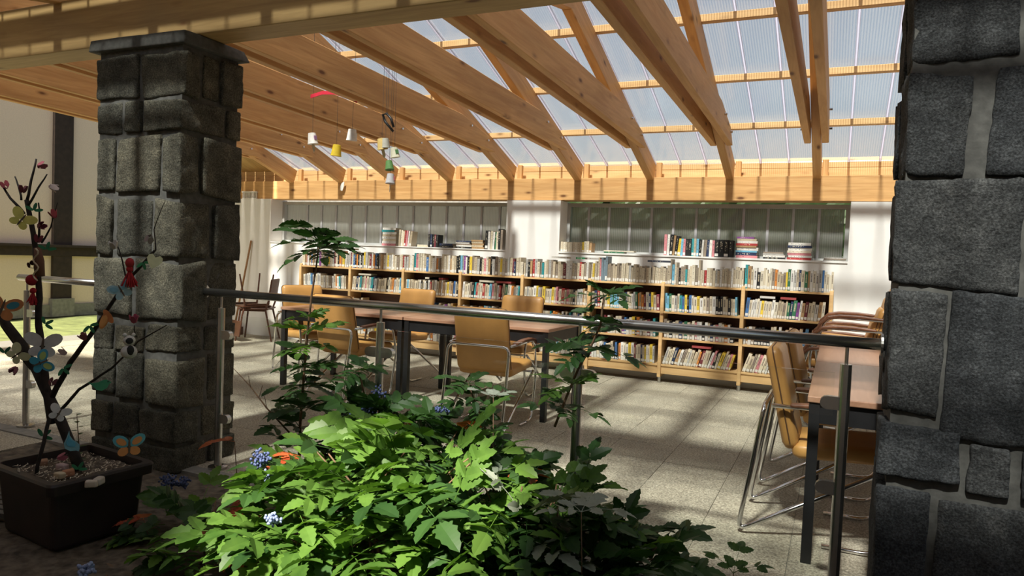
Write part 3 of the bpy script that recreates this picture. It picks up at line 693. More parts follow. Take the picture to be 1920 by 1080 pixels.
for b in range(8):
    xa = BX0 + b * BP + .024; xb = BX0 + (b + 1) * BP - .022
    # on top of the bookcase: every book is a thing
    x = xa - .015; i = 0; hbase = rs.uniform(.19, .205)
    while x < xb + .015:
        th = rs.uniform(.020, .037) if b < 5 else rs.uniform(.017, .034)
        nm, c = pick(rs)
        if b in (5, 6) and rs.random() < .75: nm, c = rs.choice([('beige', (.46, .39, .28)), ('cream', (.55, .48, .35)), ('grey-brown', (.28, .23, .17))])
        ht = hbase + rs.uniform(-.028, .028) + (.06 if (b == 5 and i in (4, 5, 6, 7, 8)) or (b == 6 and i in (2, 4, 14)) or (b == 7 and i in (0, 1)) else 0)
        if b == 5 and i in (6, 7, 8): nm, c = 'slate blue', (.16, .22, .26)
        k = rs.uniform(.88, 1.1); c = tuple(v * k for v in c)
        if bookn < 208:
            book(x + th / 2, BF + .012 + rs.uniform(0, .018), SH[3], th * .96, rs.uniform(.13, .16), ht, c,
                 '%s book, %s from left on top of the %s bookcase from the left' % (nm, ordn(i), baylab[b] if 0 < b < 7 else ('first' if b == 0 else 'eighth')), 'books on top of the bookcases', (0, rs.uniform(-.015, .02), 0), rs.random() < .85)
        else: stuff_book(x + th / 2, BF + .012, SH[3], th * .96, .14, ht, c)
        x += th + .0006; i += 1
    # lower rows are past the limit: one joined object
    for r_i, z in enumerate(SH[:3]):
        x = xa; clr = .205 if r_i < 2 else .20; lean = rs.uniform(-.06, .10) + (.28 if (b == 6 and r_i == 0) else 0) - (0)
        if b == 7 and r_i == 0: lean = .30
        end = xb - rs.uniform(0, .10)
        if b in (0, 1) and r_i == 1: end = xa + .15
        while x < end:
            th = rs.uniform(.018, .036); nm, c = pick(rs); k = rs.uniform(.85, 1.1); c = tuple(v * k for v in c)
            if b == 7 and r_i == 1 and .08 < x - xa < .24: c = (.012, .012, .013)
            if b == 7 and r_i == 1 and x - xa > .38: c = rs.choice([(.55, .40, .27), (.5, .30, .2), (.1, .25, .45)])
            ht = rs.uniform(.165, clr); tl = lean * rs.uniform(.75, 1.1)
            if x + th + abs(tl) * .2 > xb + .01: break
            stuff_book(x + th / 2 + max(0, -tl) * .2, BF + .02 + rs.uniform(0, .02), z, th * .96, .145, ht, c, tl); x += th * (1 + abs(tl) * .25) + .0006
        if r_i in (0, 2):   # books laid flat on top of the row
            for q in range(rs.randint(0, 2)):
                xx = rs.uniform(xa + .1, xb - .22)
                o_ = len(SV)
                c = rs.choice([(.05, .06, .1), (.5, .45, .36), (.3, .05, .05), (.55, .53, .5)])
                if b == 7 and r_i == 0: c = (.04, .13, .38)
                zz = z + clr + .004
                for (a, b2, c2) in [(0, 0, 0), (.2, 0, 0), (.2, .14, 0), (0, .14, 0), (0, 0, .022), (.2, 0, .022), (.2, .14, .022), (0, .14, .022)]: SV.append((xx + a, BF + .02 + b2, zz + c2))
                for qf in [(0, 3, 2, 1), (4, 5, 6, 7), (0, 1, 5, 4), (1, 2, 6, 5), (2, 3, 7, 6), (3, 0, 4, 7)]: SF.append(tuple(v + o_ for v in qf)); SCOL.append(c)
# flat books over the top row
for (px, ln, c, nm) in ((.62, .24, (.62, .58, .5), 'white'), (3.72, .19, (.70, .68, .62), 'white'), (4.02, .11, (.03, .2, .08), 'green'), (4.16, .15, (.6, .58, .54), 'pale grey'), (4.86, .27, (.05, .06, .09), 'navy')):
    xx = BX0 + px
    book(xx + ln, BF + .03, SH[3] + .247, .022, .14, ln, c, '%s book lying flat over the row on the %s bookcase from the left' % (nm, ORD[int(px / BP)]), 'books lying over the top row', (0, R_(-90), 0), False)

SZ1 = 1.3975; SZ2 = 1.4035; SY = 8.02
def up_row(x, z, items, win, lab0):
    for i, (nm, th, ht, lean) in enumerate(items):
        c = PD[nm]; k = rs.uniform(.9, 1.08)
        book(x + th / 2, SY + rs.uniform(0, .015), z + abs(math.sin(lean)) * th * .5, th * .96, .13, ht, tuple(v * k for v in c), '%s book, %s from left in %s' % (nm, ordn(i), lab0), 'books on the window sills', (0, lean, 0), rs.random() < .3)
        x += th + .001 + abs(lean) * .01
def stack(x, z, items, lab0, wd=.2):
    for i, (nm, th, ln) in enumerate(items):
        c = PD[nm]; k = rs.uniform(.9, 1.08); dx = rs.uniform(-.008, .008)
        book(x + dx + ln, SY + rs.uniform(0, .012), z + th / 2, th * .97, .14, ln, tuple(v * k for v in c), '%s book, %s from bottom of %s' % (nm, ordn(i), lab0), 'books stacked on the window sills', (0, R_(-90), 0), False); z += th
stack(-5.63, SZ1, [('pink', .03, .22), ('white', .032, .22), ('cream', .03, .21), ('white', .034, .22), ('beige', .028, .21), ('white', .03, .22), ('teal', .03, .2), ('white', .028, .21)], 'the tall stack on the left sill')
up_row(-5.37, SZ1, [('cream', .03, .22, .03), ('ivory', .026, .215, .04), ('cream', .03, .2, .06), ('red', .02, .21, .07), ('pink', .026, .21, .08), ('white', .02, .205, .1), ('beige', .032, .2, .12)], 1, 'leaning row beside the tall left stack')
stack(-5.08, SZ1, [('cream', .016, .17), ('ivory', .014, .16)], 'low pale pair on the left sill')
up_row(-4.905, SZ1, [('black', .028, .17, 0), ('navy', .026, .17, 0), ('black', .03, .165, .02), ('maroon', .026, .165, .04), ('black', .028, .165, .05)], 1, 'short black row on the left sill')
stack(-4.73, SZ1, [('black', .03, .20), ('navy', .026, .19)], 'flat black pair on the left sill')
stack(-4.49, SZ1, [('black', .022, .22), ('white', .02, .22), ('grey-brown', .02, .21), ('white', .018, .2), ('navy', .018, .21)], 'small striped stack on the left sill')
stack(-4.26, SZ1, [('tan', .024, .17), ('beige', .024, .165), ('tan', .022, .17), ('beige', .024, .16), ('tan', .02, .165)], 'small tan stack on the left sill')
up_row(-4.07, SZ1, [('black', .04, .235, .02), ('white', .03, .225, 0), ('cream', .028, .23, .03), ('white', .026, .22, .05), ('dark green', .022, .22, .05), ('cream', .03, .225, .03), ('black', .03, .26, 0), ('grey-brown', .03, .25, 0)], 1, 'row beside the white wall pier')
up_row(-3.05, SZ2, [('cream', .03, .12, 0), ('ivory', .028, .115, 0), ('cream', .03, .118, 0), ('cream', .03, .112, 0), ('ivory', .03, .116, 0), ('cream', .028, .118, 0), ('ivory', .03, .114, 0), ('beige', .03, .115, 0), ('cream', .03, .116, 0), ('yellow', .024, .12, 0), ('ivory', .03, .13, 0), ('cream', .03, .13, 0), ('tan', .03, .11, .05)], 2, 'low cream row right of the wall pier')
stack(-2.50, SZ2, [('dark green', .018, .24), ('ivory', .016, .36)], 'flat thin pair on the right sill')
names = [('pink', .032, .235, .0), ('white', .028, .235, .02), ('black', .03, .235, .05), ('tan', .024, .225, .07), ('black', .026, .22, .09), ('yellow', .034, .19, .1), ('sky blue', .026, .19, .04), ('pink', .028, .19, 0), ('black', .034, .19, 0), ('black', .03, .19, 0), ('teal', .026, .195, 0), ('beige', .026, .195, 0), ('sky blue', .026, .195, 0), ('black', .026, .185, .03), ('white', .022, .185, .04), ('grey-brown', .03, .185, .05), ('navy', .028, .185, .03), ('white', .03, .185, .02), ('pink', .026, .18, 0), ('black', .046, .19, 0), ('black', .05, .19, 0), ('black', .05, .19, 0), ('black', .046, .185, 0)]
up_row(-1.80, SZ2, names, 2, 'long upright row on the right sill')
stack(-1.015, SZ2, [('pink', .028, .22), ('navy', .034, .215), ('sky blue', .018, .22), ('white', .034, .22), ('tan', .02, .21), ('red', .024, .22), ('white', .026, .21), ('beige', .024, .2), ('purple', .02, .18)], 'the tallest stack on the right sill')
stack(-.735, SZ2, [('black', .018, .22), ('white', .024, .22), ('pale grey', .016, .21), ('grey-brown', .016, .2)], 'low grey stack on the right sill')
stack(-.49, SZ2, [('red', .024, .235), ('white', .022, .23), ('pink', .026, .23), ('ivory', .024, .235), ('white', .03, .235), ('navy', .024, .235), ('white', .03, .22)], 'the rightmost tall stack on the right sill')
stack(-.14, SZ2, [('pale grey', .014, .215), ('grey-brown', .012, .21), ('pale grey', .012, .215)], 'magazines at the right end of the sill')
me = bpy.data.meshes.new('book_rows'); me.from_pydata(SV, [], SF); me.materials.append(M['books'])
ca = me.color_attributes.new('Col', 'FLOAT_COLOR', 'CORNER')
buf = []
for p, c in zip(me.polygons, SCOL): buf += list(c4(c)) * len(p.vertices)
ca.data.foreach_set('color', buf)
tag(obj('book_rows', me), 'rows of mixed books packed on the lower bookcase shelves', 'books', kind='stuff')
print('BOOKS', bookn)
# ---------------- hanging mobile of paper cups
MY = 5.0
mob = empty('hanging_mobile', pix(627, 175, MY)); tag(mob, 'curved red stick hung on a thread under the roof', 'mobile')
sp = [pix(583, 181, MY), pix(605, 174, MY), pix(627, 174, MY), pix(650, 181, MY), pix(669, 190, MY)]
def strip(pts, h, th):
    mb = MB(); vs = []
    for p in pts:
        for dy in (-th / 2, th / 2):
            for dz in (-h / 2, h / 2): vs.append((p[0], p[1] + dy, p[2] + dz))
    fs = []
    for i in range(len(pts) - 1):
        a = i * 4; b = a + 4
        fs += [(a, b, b + 1, a + 1), (a + 2, a + 3, b + 3, b + 2), (a + 1, b + 1, b + 3, a + 3), (a, a + 2, b + 2, b)]
    fs += [(0, 1, 3, 2), (len(vs) - 4, len(vs) - 2, len(vs) - 1, len(vs) - 3)]
    return mb.add(vs, fs)
obj('stick', strip([tuple(p) for p in sp], .030, .012).mesh('stick', M['plastic']), mob, world=True, col=(.62, .03, .06))
tp = sp[2]; obj('thread', MB().tube([tuple(tp), (tp.x, MY, TF(MY) + .0)], .0018, 4).mesh('thread', M['string']), mob, world=True)
hp = empty('hanging_loop', pix(727, 225, MY)); tag(hp, 'dark rubber loop hanging by a thread beside the paper cups', 'loop')
lp = [pix(738, 238, MY), pix(733, 222, MY), pix(725, 213, MY), pix(718, 215, MY), pix(722, 228, MY), pix(737, 246, MY)]
obj('loop', MB().tube([tuple(p) for p in lp], .011, 8).mesh('loop', M['black'], True), hp, world=True)
tp = pix(727, 213, MY); obj('thread', MB().tube([tuple(tp), (tp.x, MY, TF(MY))], .0018, 4).mesh('thread', M['string']), hp, world=True)
def cup(px, py, col, lab, rib=True, size=1.0, band=None):
    c = pix(px, py, MY); r = empty('paper_cup', c, (random.uniform(-.2, .2), random.uniform(-.2, .2), random.uniform(0, 3))); tag(r, lab, 'cup', 'paper cups hung upside down')
    r1, r2, hh = .033 * size, .045 * size, .098 * size
    prof = [(r2 * .93, -hh / 2), (r2 * 1.05, -hh / 2), (r2 * 1.05, -hh / 2 + .006), (r2, -hh / 2 + .008), (r1, hh / 2 - .002), (r1 * .8, hh / 2)]
    obj('cup_body', MB().lathe(prof, 20).mesh('cup_body', M['paint'], False), r, col=col)
    if band: obj('printed_patch', MB().box(-.014, .014, -r2 * .99, -r2 * .80, -.015, .02).mesh('printed_patch', M['paint']), r, col=band)
    if rib: obj('ribbon', MB().prism([(-.014, -hh / 2), (.014, -hh / 2), (.018, -hh / 2 - .05), (.0, -hh / 2 - .075), (-.012, -hh / 2 - .05)], -.001, .001, 'y').mesh('ribbon', M['paint']), r, col=(.55, .50, .38))
    obj('thread', MB().tube([(c.x, c.y, c.z + hh / 2 - .004), (c.x + random.uniform(-.02, .02), c.y, TF(MY))], .0014, 4).mesh('thread', M['string']), r, world=True)
cup(586, 260, (.78, .76, .72), 'white paper cup hanging leftmost with a pale ribbon', True, 1, (.35, .2, .35))
cup(660, 253, (.80, .79, .76), 'white paper cup hanging right of the yellow cup', False, 1, (.45, .5, .42))
cup(631, 282, (.75, .55, .03), 'yellow paper cup hanging between two white cups', False, 1)
cup(716, 270, (.62, .46, .16), 'mustard patterned paper cup at the top of the hanging cluster', True, .95)
cup(723, 268, (.42, .42, .36), 'grey paper cup tucked behind the mustard cup', False, .8)
cup(740, 286, (.66, .65, .5), 'cream paper cup with a green mark at the right of the cluster', False, .85, (.1, .25, .1))
cup(730, 310, (.10, .24, .07), 'dark green cup hanging above the lowest grey cup', False, .8)
cup(732, 335, (.50, .50, .52), 'grey and red cup hanging lowest with a clear bag below', True, .85, (.5, .12, .12))
pb = pix(629, 345, 7.85); tag(obj('paper_scrap', MB().prism([(-.03, -.07), (.01, -.08), (.035, -.02), (.04, .05), (.0, .03), (-.03, -.02)], -.004, .004, 'y').mesh('paper_scrap', M['paper_label']), None, (pb.x, 7.99, pb.z)), 'crumpled white paper scrap stuck below a rafter foot', 'paper')

# ---------------- pot with the decorated branch
def ring_loft(sections):
    """sections: list of (corner list) rectangles lofted into a shell"""
    mb = MB(); vs = [p for s_ in sections for p in s_]; n = len(sections[0]); fs = []
    for i in range(len(sections) - 1):
        for j in range(n): fs.append((i * n + j, i * n + (j + 1) % n, (i + 1) * n + (j + 1) % n, (i + 1) * n + j))
    fs.append(tuple(range(n - 1, -1, -1))); fs.append(tuple(range((len(sections) - 1) * n, len(sections) * n)))
    return mb.add(vs, fs)
def rrect(w_, d_, z, r=.03, n=4):
    o = []
    for cx, cy, a0 in ((w_ / 2 - r, d_ / 2 - r, 0), (-w_ / 2 + r, d_ / 2 - r, 90), (-w_ / 2 + r, -d_ / 2 + r, 180), (w_ / 2 - r, -d_ / 2 + r, 270)):
        for k in range(n + 1):
            a = R_(a0 + 90 * k / n); o.append((cx + r * math.cos(a), cy + r * math.sin(a), z))
    return o
PRZ = R_(-6); PCX, PCY = -3.10, 2.075
pt = empty('plant_pot', (PCX, PCY, 0), (0, 0, PRZ)); tag(pt, 'square dark brown plastic pot of soil standing beside the left pillar', 'pot')
obj('pot_body', ring_loft([rrect(.42, .36, 0), rrect(.43, .37, .012), rrect(.475, .405, .255), rrect(.475, .405, .262), rrect(.45, .38, .262), rrect(.44, .37, .20)]).mesh('pot_body', M['pot']), pt)
obj('pot_rim', ring_loft([rrect(.47, .40, .248), rrect(.535, .455, .250), rrect(.54, .46, .29), rrect(.53, .45, .30), rrect(.475, .395, .30), rrect(.47, .39, .252)]).mesh('pot_rim', M['pot']), pt)
obj('potting_soil', wavy(-.225, .225, -.185, .185, 24, 20, .022, .262, 14).mesh('potting_soil', M['potsoil'], True), pt)
tag(obj('paper_sticker', MB().prism([(-.012, -.02), (.014, -.016), (.008, .02), (-.008, .022)], -.001, .001, 'y').mesh('paper_sticker', M['paper_label']), None, pix(35, 887, 1.872), (0, 0, PRZ)), 'torn white paper scrap on the pot rim', 'paper')
TY = 2.06
def tw(px, py, dy=0.0): return tuple(pix(px, py, TY + dy))
tr = empty('branch', (PCX, TY, .27)); tag(tr, 'bare dark forked branch standing in the pot, hung with paper crafts', 'branch')
def limb(name, pts, r0, r1, parent):
    P = [Vector(p) for p in pts]; Q = []
    for i in range(len(P) - 1):
        for k in range(3):
            u = k / 3; q = P[i].lerp(P[i + 1], u); q += Vector((noise.noise(q * 9), noise.noise(q * 9 + Vector((5, 0, 0))), 0)) * .006 * (0 if (i == 0 and k == 0) else 1); Q.append(q)
    Q.append(P[-1]); n = len(Q)
    return obj(name, MB().tube([tuple(q) for q in Q], [r0 + (r1 - r0) * i / (n - 1) for i in range(n)], 8).mesh(name, M['bark'], True), parent, world=True)
limb('trunk', [tw(150, 880), tw(115, 790), tw(80, 715), tw(45, 650), tw(0, 590), tw(-40, 540)], .024, .018, tr)
b2 = limb('trunk', [tw(98, 795, -.01), tw(88, 720), tw(79, 660, .01), tw(71, 610), tw(75, 560), tw(70, 500), tw(62, 440), tw(50, 375)], .019, .010, tr)
for pts, r0, r1 in (([tw(50, 378), tw(58, 338), tw(68, 298)], .007, .004), ([tw(53, 385), tw(72, 352), tw(88, 327)], .006, .003), ([tw(45, 400), tw(20, 372), tw(-2, 342)], .007, .004), ([tw(40, 375), tw(34, 350), tw(28, 331)], .005, .003), ([tw(72, 455), tw(74, 415), tw(72, 380)], .006, .003), ([tw(78, 455), tw(95, 425), tw(108, 380)], .005, .0015)):
    limb('twig', pts, r0, r1, tr)
limb('side_branch', [tw(95, 750), tw(130, 680), tw(170, 630), tw(205, 575), tw(240, 525), tw(290, 470)], .013, .005, tr)
for pts, r0, r1 in (([tw(238, 525), tw(230, 490), tw(219, 458)], .004, .002), ([tw(292, 470), tw(288, 430), tw(310, 375)], .003, .001), ([tw(256, 632), tw(252, 610)], .003, .002)): limb('twig', pts, r0, r1, tr)
limb('side_branch', [tw(115, 768), tw(150, 730), tw(210, 690), tw(260, 640), tw(312, 610)], .008, .002, tr)
limb('side_branch', [tw(60, 690), tw(30, 645), tw(5, 610), tw(-10, 560)], .012, .007, tr)
limb('stake', [tw(68, 895, -.12), tw(82, 830, -.1), tw(92, 785, -.06)], .008, .008, tr)

FACE = R_(57)
def flat(name, polys, px, py, dy, size, lab, cat, group=None, rot=0.0, mat='paint'):
    """a cut-paper figure: each (part name, outline, colour, layer) is a thin card of its own"""
    r = empty(name, tw(px, py, dy - .02), (0, rot, FACE + random.uniform(-.25, .25))); tag(r, lab, cat, group)
    for pn, poly, col, ly in polys:
        obj(pn, MB().prism([(x * size, z * size) for x, z in poly], -.0022 - ly * .0025, -ly * .0025, 'y').mesh(pn, M[mat]), r, col=col)
    return r
def ell(cx, cz, a, b, rot=0, n=14):
    c, s = math.cos(R_(rot)), math.sin(R_(rot)); return [(cx + a * math.cos(t) * c - b * math.sin(t) * s, cz + a * math.cos(t) * s + b * math.sin(t) * c) for t in [2 * math.pi * k / n for k in range(n)]]
def butterfly(px, py, size, c1, c2, lab, rot=0, dy=0, inner=None):
    P = [('wing', ell(-.5, .35, .55, .38, -35), c1, 0), ('wing', ell(.5, .35, .55, .38, 35), c1, 0), ('wing', ell(-.35, -.35, .36, .30, 30), c2, 0), ('wing', ell(.35, -.35, .36, .30, -30), c2, 0), ('body', ell(0, 0, .07, .6), (.1, .07, .05), 2)]
    if inner: P += [('wing_patch', ell(-.48, .33, .35, .22, -35), inner, 1), ('wing_patch', ell(.48, .33, .35, .22, 35), inner, 1)]
    return flat('paper_butterfly', P, px, py, dy, size, lab, 'butterfly', 'paper butterflies on the branch', rot)
butterfly(40, 412, .055, (.72, .68, .18), (.68, .64, .16), 'pale yellow paper butterfly near the top of the branch', .6, -.02)
butterfly(4, 578, .075, (.62, .25, .09), (.60, .24, .08), 'big orange paper butterfly with a blue centre at the left edge', .3, -.04, (.05, .26, .34))
butterfly(80, 648, .075, (.55, .55, .54), (.58, .58, .57), 'large white paper butterfly on the middle of the branch', .1, .01)
butterfly(76, 680, .055, (.06, .32, .50), (.04, .28, .40), 'blue paper butterfly with light green wing patches', 1.2, -.03, (.38, .50, .16))
butterfly(228, 545, .048, (.32, .52, .62), (.36, .55, .64), 'light blue spotted paper butterfly below the red doll', -.5, -.01, (.20, .42, .56))
butterfly(110, 775, .045, (.66, .66, .66), (.62, .62, .62), 'small white paper butterfly tied low on the trunk', .5, -.05)
butterfly(242, 836, .058, (.10, .36, .45), (.60, .25, .08), 'orange and blue paper butterfly standing on the pot rim', 0, -.13, (.60, .25, .08))
butterfly(32, 665, .05, (.62, .64, .38), (.60, .62, .36), 'cream paper butterfly on the left limb', .9, -.04)
bird = [(-.9, .35), (-.55, .22), (-.1, .25), (.2, .38), (.5, .45), (.8, .3), (.95, .15), (.78, .05), (.6, -.3), (.2, -.52), (-.2, -.4), (-.5, -.05)]
flat('paper_bird', [('bird_body', bird, (.05, .28, .15), 0), ('eye', ell(.66, .25, .05, .05), (.02, .02, .02), 1)], 186, 722, 0, .05, 'green paper bird on the lowest side branch', 'bird', 'paper birds')
flat('paper_bird', [('bird_body', bird, (.20, .42, .50), 0), ('wing', [(x * .6 - .1, z * .6) for x, z in bird], (.10, .38, .55), 1)], 132, 830, -.06, .055, 'blue paper bird hanging head down by the trunk foot', 'bird', 'paper birds', 1.1)
flat('paper_bird', [('bird_body', ell(0, 0, .35, .9, -20), (.60, .25, .07), 0), ('wing', ell(.3, .35, .3, .75, 30), (.50, .17, .05), 1), ('wing', ell(-.1, -.1, .28, .6, -20), (.66, .32, .10), 2)], 196, 600, 0, .045, 'orange folded paper petals on the upper side branch', 'paper', None)
hrt = [(0, -.9), (-.55, -.35), (-.85, .15), (-.75, .6), (-.4, .78), (0, .45), (.4, .78), (.75, .6), (.85, .15), (.55, -.35)]
flat('paper_heart', [('heart', hrt, (.66, .66, .44), 0)], 289, 490, 0, .036, 'cream paper heart at the tip of the side branch', 'heart', None, .3)
def leafcl(px, py, lab, rot=0, size=.036):
    c = (.03, .20, .09); lf = lambda a: ell(.55 * math.cos(R_(a)), .55 * math.sin(R_(a)), .5, .2, a)
    return flat('paper_leaves', [('leaf', lf(a), (c[0] * k, c[1] * k, c[2] * k), i) for i, (a, k) in enumerate(((10, 1.1), (75, .8), (150, 1.0)))], px, py, -.01, size, lab, 'paper leaves', 'green paper leaves on the branch', rot)
leafcl(63, 395, 'green paper leaves beside the yellow butterfly'); leafcl(88, 468, 'green paper leaves above the rope ribbon'); leafcl(84, 608, 'green paper leaves on the upright trunk', .8)
leafcl(168, 610, 'green paper leaves on the upper side branch', 2.4); leafcl(118, 690, 'green paper leaves right of the blue butterfly', 2.2); leafcl(8, 662, 'green paper leaves at the left edge', .4); leafcl(268, 492, 'green paper leaves left of the cream heart', 2.6, .03)
leafcl(80, 818, 'green paper cross taped round the stake', .6, .04); leafcl(146, 880, 'green paper curl lying in the pot', .3, .035)
def tulip(px, py, c, lab, rot=0.0, size=.026):
    r = empty('carton_flower', tw(px, py, -.01), (random.uniform(-.5, .5), rot, random.uniform(0, 3))); tag(r, lab, 'flower', 'egg carton flowers on the branch')
    for k in range(4):
        a = R_(90 * k); pt_ = [(0, 0), (.45, .25), (.55, .8), (.25, 1.35), (-.25, 1.35), (-.55, .8), (-.45, .25)]
        vs = [(x * size * .8 * -math.sin(a) + (.25 + z * .35) * size * math.cos(a), x * size * .8 * math.cos(a) + (.25 + z * .35) * size * math.sin(a), z * size) for x, z in pt_]
        vi = [(v[0] * .86, v[1] * .86, v[2] + .001) for v in vs]; n = 7
        obj('petal', MB().add(vs + vi, [tuple(range(n)), tuple(range(2 * n - 1, n - 1, -1))] + [(i, n + i, n + (i + 1) % n, (i + 1) % n) for i in range(n)]).mesh('petal', M['paint']), r, col=c)
TUL = [(72, 313, (.16, .02, .035), 1.2, 'dark red carton flower on the topmost twig'), (12, 352, (.22, .03, .045), -.9, 'red carton flower on the upper left twig'), (92, 348, (.45, .36, .36), 1.9, 'white carton flower with pink tips on the upper right twig'), (104, 408, (.34, .04, .05), .5, 'red and white carton flower on the thin right twig'),
       (70, 455, (.17, .02, .045), .2, 'maroon carton flower above the rope ribbon'), (42, 362, (.10, .012, .02), 0, 'black red carton flower above the yellow butterfly'), (72, 425, (.14, .02, .04), 1.4, 'small maroon carton flower on the short twig'), (60, 500, (.10, .03, .025), -1.2, 'brown carton flower left of the rope ribbon'),
       (32, 688, (.26, .08, .12), -2.3, 'pink carton flower hanging left of the trunk'), (95, 722, (.24, .09, .10), .8, 'dusty pink carton flower in the main fork'), (162, 637, (.24, .07, .09), -.6, 'pink carton flower on the middle of the side branch'), (58, 682, (.40, .12, .14), 1.5, 'pink and white carton flower below the cream butterfly'),
       (252, 606, (.30, .05, .09), 0, 'rose carton flower above the black and white crochet figure'), (282, 442, (.34, .28, .29), 2.2, 'pale lilac carton flower on the right tip twig'), (125, 664, (.42, .30, .30), -1.0, 'white carton flower right of the blue butterfly'), (215, 467, (.55, .53, .5), -.4, 'white carton bud on the short right twig'), (108, 860, (.42, .12, .18), 1.5, 'pink carton flower lying on the pot soil')]
for px, py, c, ro, lab in TUL: tulip(px, py, c, lab, ro)
def tassel(px, py, c, lab, n=40, ln=.05):
    r = empty('wool_tassel', tw(px, py, -.03)); tag(r, lab, 'tassel', 'red wool ornaments')
    obj('knot', MB().ball((0, 0, .012), .014, 10, 6).mesh('knot', M['wool'], True), r, col=c)
    mb = MB()
    for k in range(n):
        a = random.uniform(0, 6.28); q = random.uniform(.2, 1) * ln * .55; mb.tube([(0, 0, .01), (q * .5 * math.cos(a), q * .5 * math.sin(a), -ln * .35), (q * math.cos(a), q * math.sin(a), -ln * random.uniform(.7, 1.1))], .0022, 4)
    s_ = obj('wool_strands', mb.mesh('wool_strands', M['wool']), r, col=c); s_['kind'] = 'stuff'
    return r
t1 = tassel(62, 550, (.34, .012, .018), 'red wool tassel hanging on the upright trunk'); t2 = tassel(243, 510, (.36, .014, .02), 'red wool tassel doll on the side branch', 55, .06)
obj('head', MB().ball((0, 0, .038), .018, 10, 7, (1, 1, 1.2)).mesh('head', M['wool'], True), t2, col=(.34, .02, .025))
tag(obj('wool_pompom', MB().ball((0, 0, 0), .026, 12, 8).mesh('wool_pompom', M['wool'], True), None, tw(60, 525, -.02), col=(.30, .012, .02)), 'round red pompom above the wool tassel', 'pompom')
rr_ = empty('rope_ribbon', tw(72, 490, -.03)); tag(rr_, 'brown wool bundle wrapped with wavy cream cord on the trunk', 'ribbon')
obj('wool_bundle', MB().tube([tw(70, 465, -.02), tw(73, 490, -.02), tw(76, 518, -.02)], [.014, .022, .018], 10).mesh('wool_bundle', M['wool'], True), rr_, world=True, col=(.13, .06, .035))
obj('cord', MB().tube([tw(67 + 5 * math.sin(k * 1.1), 466 + k * 5, -.048) for k in range(13)], .0035, 6).mesh('cord', M['wool'], True), rr_, world=True, col=(.55, .45, .32))
cr = empty('crochet_figure', tw(242, 650, -.03), (0, 0, FACE)); tag(cr, 'small black and white crochet figure on the lower side branch', 'figure')
obj('body', MB().ball((0, 0, -.022), .032, 12, 8, (1, .7, .9)).mesh('body', M['wool'], True), cr, col=(.55, .54, .52))
obj('head', MB().ball((0, 0, .026), .024, 12, 8, (1, .8, .9)).mesh('head', M['wool'], True), cr, col=(.55, .54, .52))
obj('face_patch', MB().ball((0, -.014, .026), .015, 10, 6, (1, .5, .9)).mesh('face_patch', M['wool'], True), cr, col=(.02, .02, .02))
obj('belly_patch', MB().ball((.004, -.017, -.014), .018, 10, 6, (.8, .5, 1.2)).mesh('belly_patch', M['wool'], True), cr, col=(.02, .02, .02))
for s in (-1, 1): obj('ear', MB().ball((s * .016, 0, .05), .008, 8, 5).mesh('ear', M['wool'], True), cr, col=(.6, .59, .57))
for k, (px, py, c, nm) in enumerate(((112, 892, (.55, .45, .3), 'speckled'), (128, 893, (.45, .2, .1), 'rusty'), (82, 893, (.35, .2, .12), 'brown'), (172, 868, (.5, .44, .36), 'pale'), (186, 873, (.46, .42, .36), 'greyish'), (118, 853, (.55, .42, .42), 'pinkish'))):
    p = tw(px, py, -.10 + .04 * (k % 3)); tag(obj('shell', stone_mesh(.045, .03, .028, 300 + k, 5, .004).mesh('shell', M['paint'], True), None, (p[0], p[1], .283), (0, 0, k * 1.3), col=c), '%s shell lying on the soil in the pot' % nm, 'shell', 'shells on the pot soil')
litter = MB()
for k in range(260):
    a, b = random.uniform(-.20, .20), random.uniform(-.16, .16); l_ = random.uniform(.008, .02); an = random.uniform(0, 3.1); z = .27 + .012 * random.random()
    litter.add([(a, b, z), (a + l_ * math.cos(an), b + l_ * math.sin(an), z + .003), (a + l_ * math.cos(an) - .005 * math.sin(an), b + l_ * math.sin(an) + .005 * math.cos(an), z + .005)], [(0, 1, 2)])
o_ = obj('wood_chips', litter.mesh('wood_chips', M['pages']), pt); o_['kind'] = 'stuff'

# ---------------- mahonia shrubs
def leaflet(mb, base, d, side, up, ln, wd, fold=.25, curl=.1, spiny=True):
    """holly-like leaflet: base point, direction, side vector and normal"""
    prof = [(0, .0), (.10, .30), (.22, .52), (.30, .40), (.42, .56), (.52, .42), (.64, .46), (.74, .30), (.84, .28), (1.0, .0)] if spiny else [(0, 0), (.15, .38), (.32, .52), (.55, .5), (.78, .32), (1, 0)]
    mid = []; L_ = []; R2 = []
    for u, v in prof:
        c = base + d * (u * ln) - up * (curl * ln * u * u)
        mid.append(c); L_.append(c + side * (v * wd) + up * (fold * v * wd)); R2.append(c - side * (v * wd) + up * (fold * v * wd))
    n = len(prof); o = len(mb.v); mb.v += [tuple(p) for p in mid + L_ + R2]
    for i in range(n - 1):
        mb.f.append((o + i, o + i + 1, o + n + i + 1, o + n + i) if 0 < i < n - 2 else ((o + i, o + i + 1, o + n + i + 1) if i == 0 else (o + i, o + i + 1, o + n + i)))
        mb.f.append((o + i, o + 2 * n + i, o + 2 * n + i + 1, o + i + 1) if 0 < i < n - 2 else ((o + i, o + 2 * n + i + 1, o + i + 1) if i == 0 else (o + i, o + 2 * n + i, o + i + 1)))
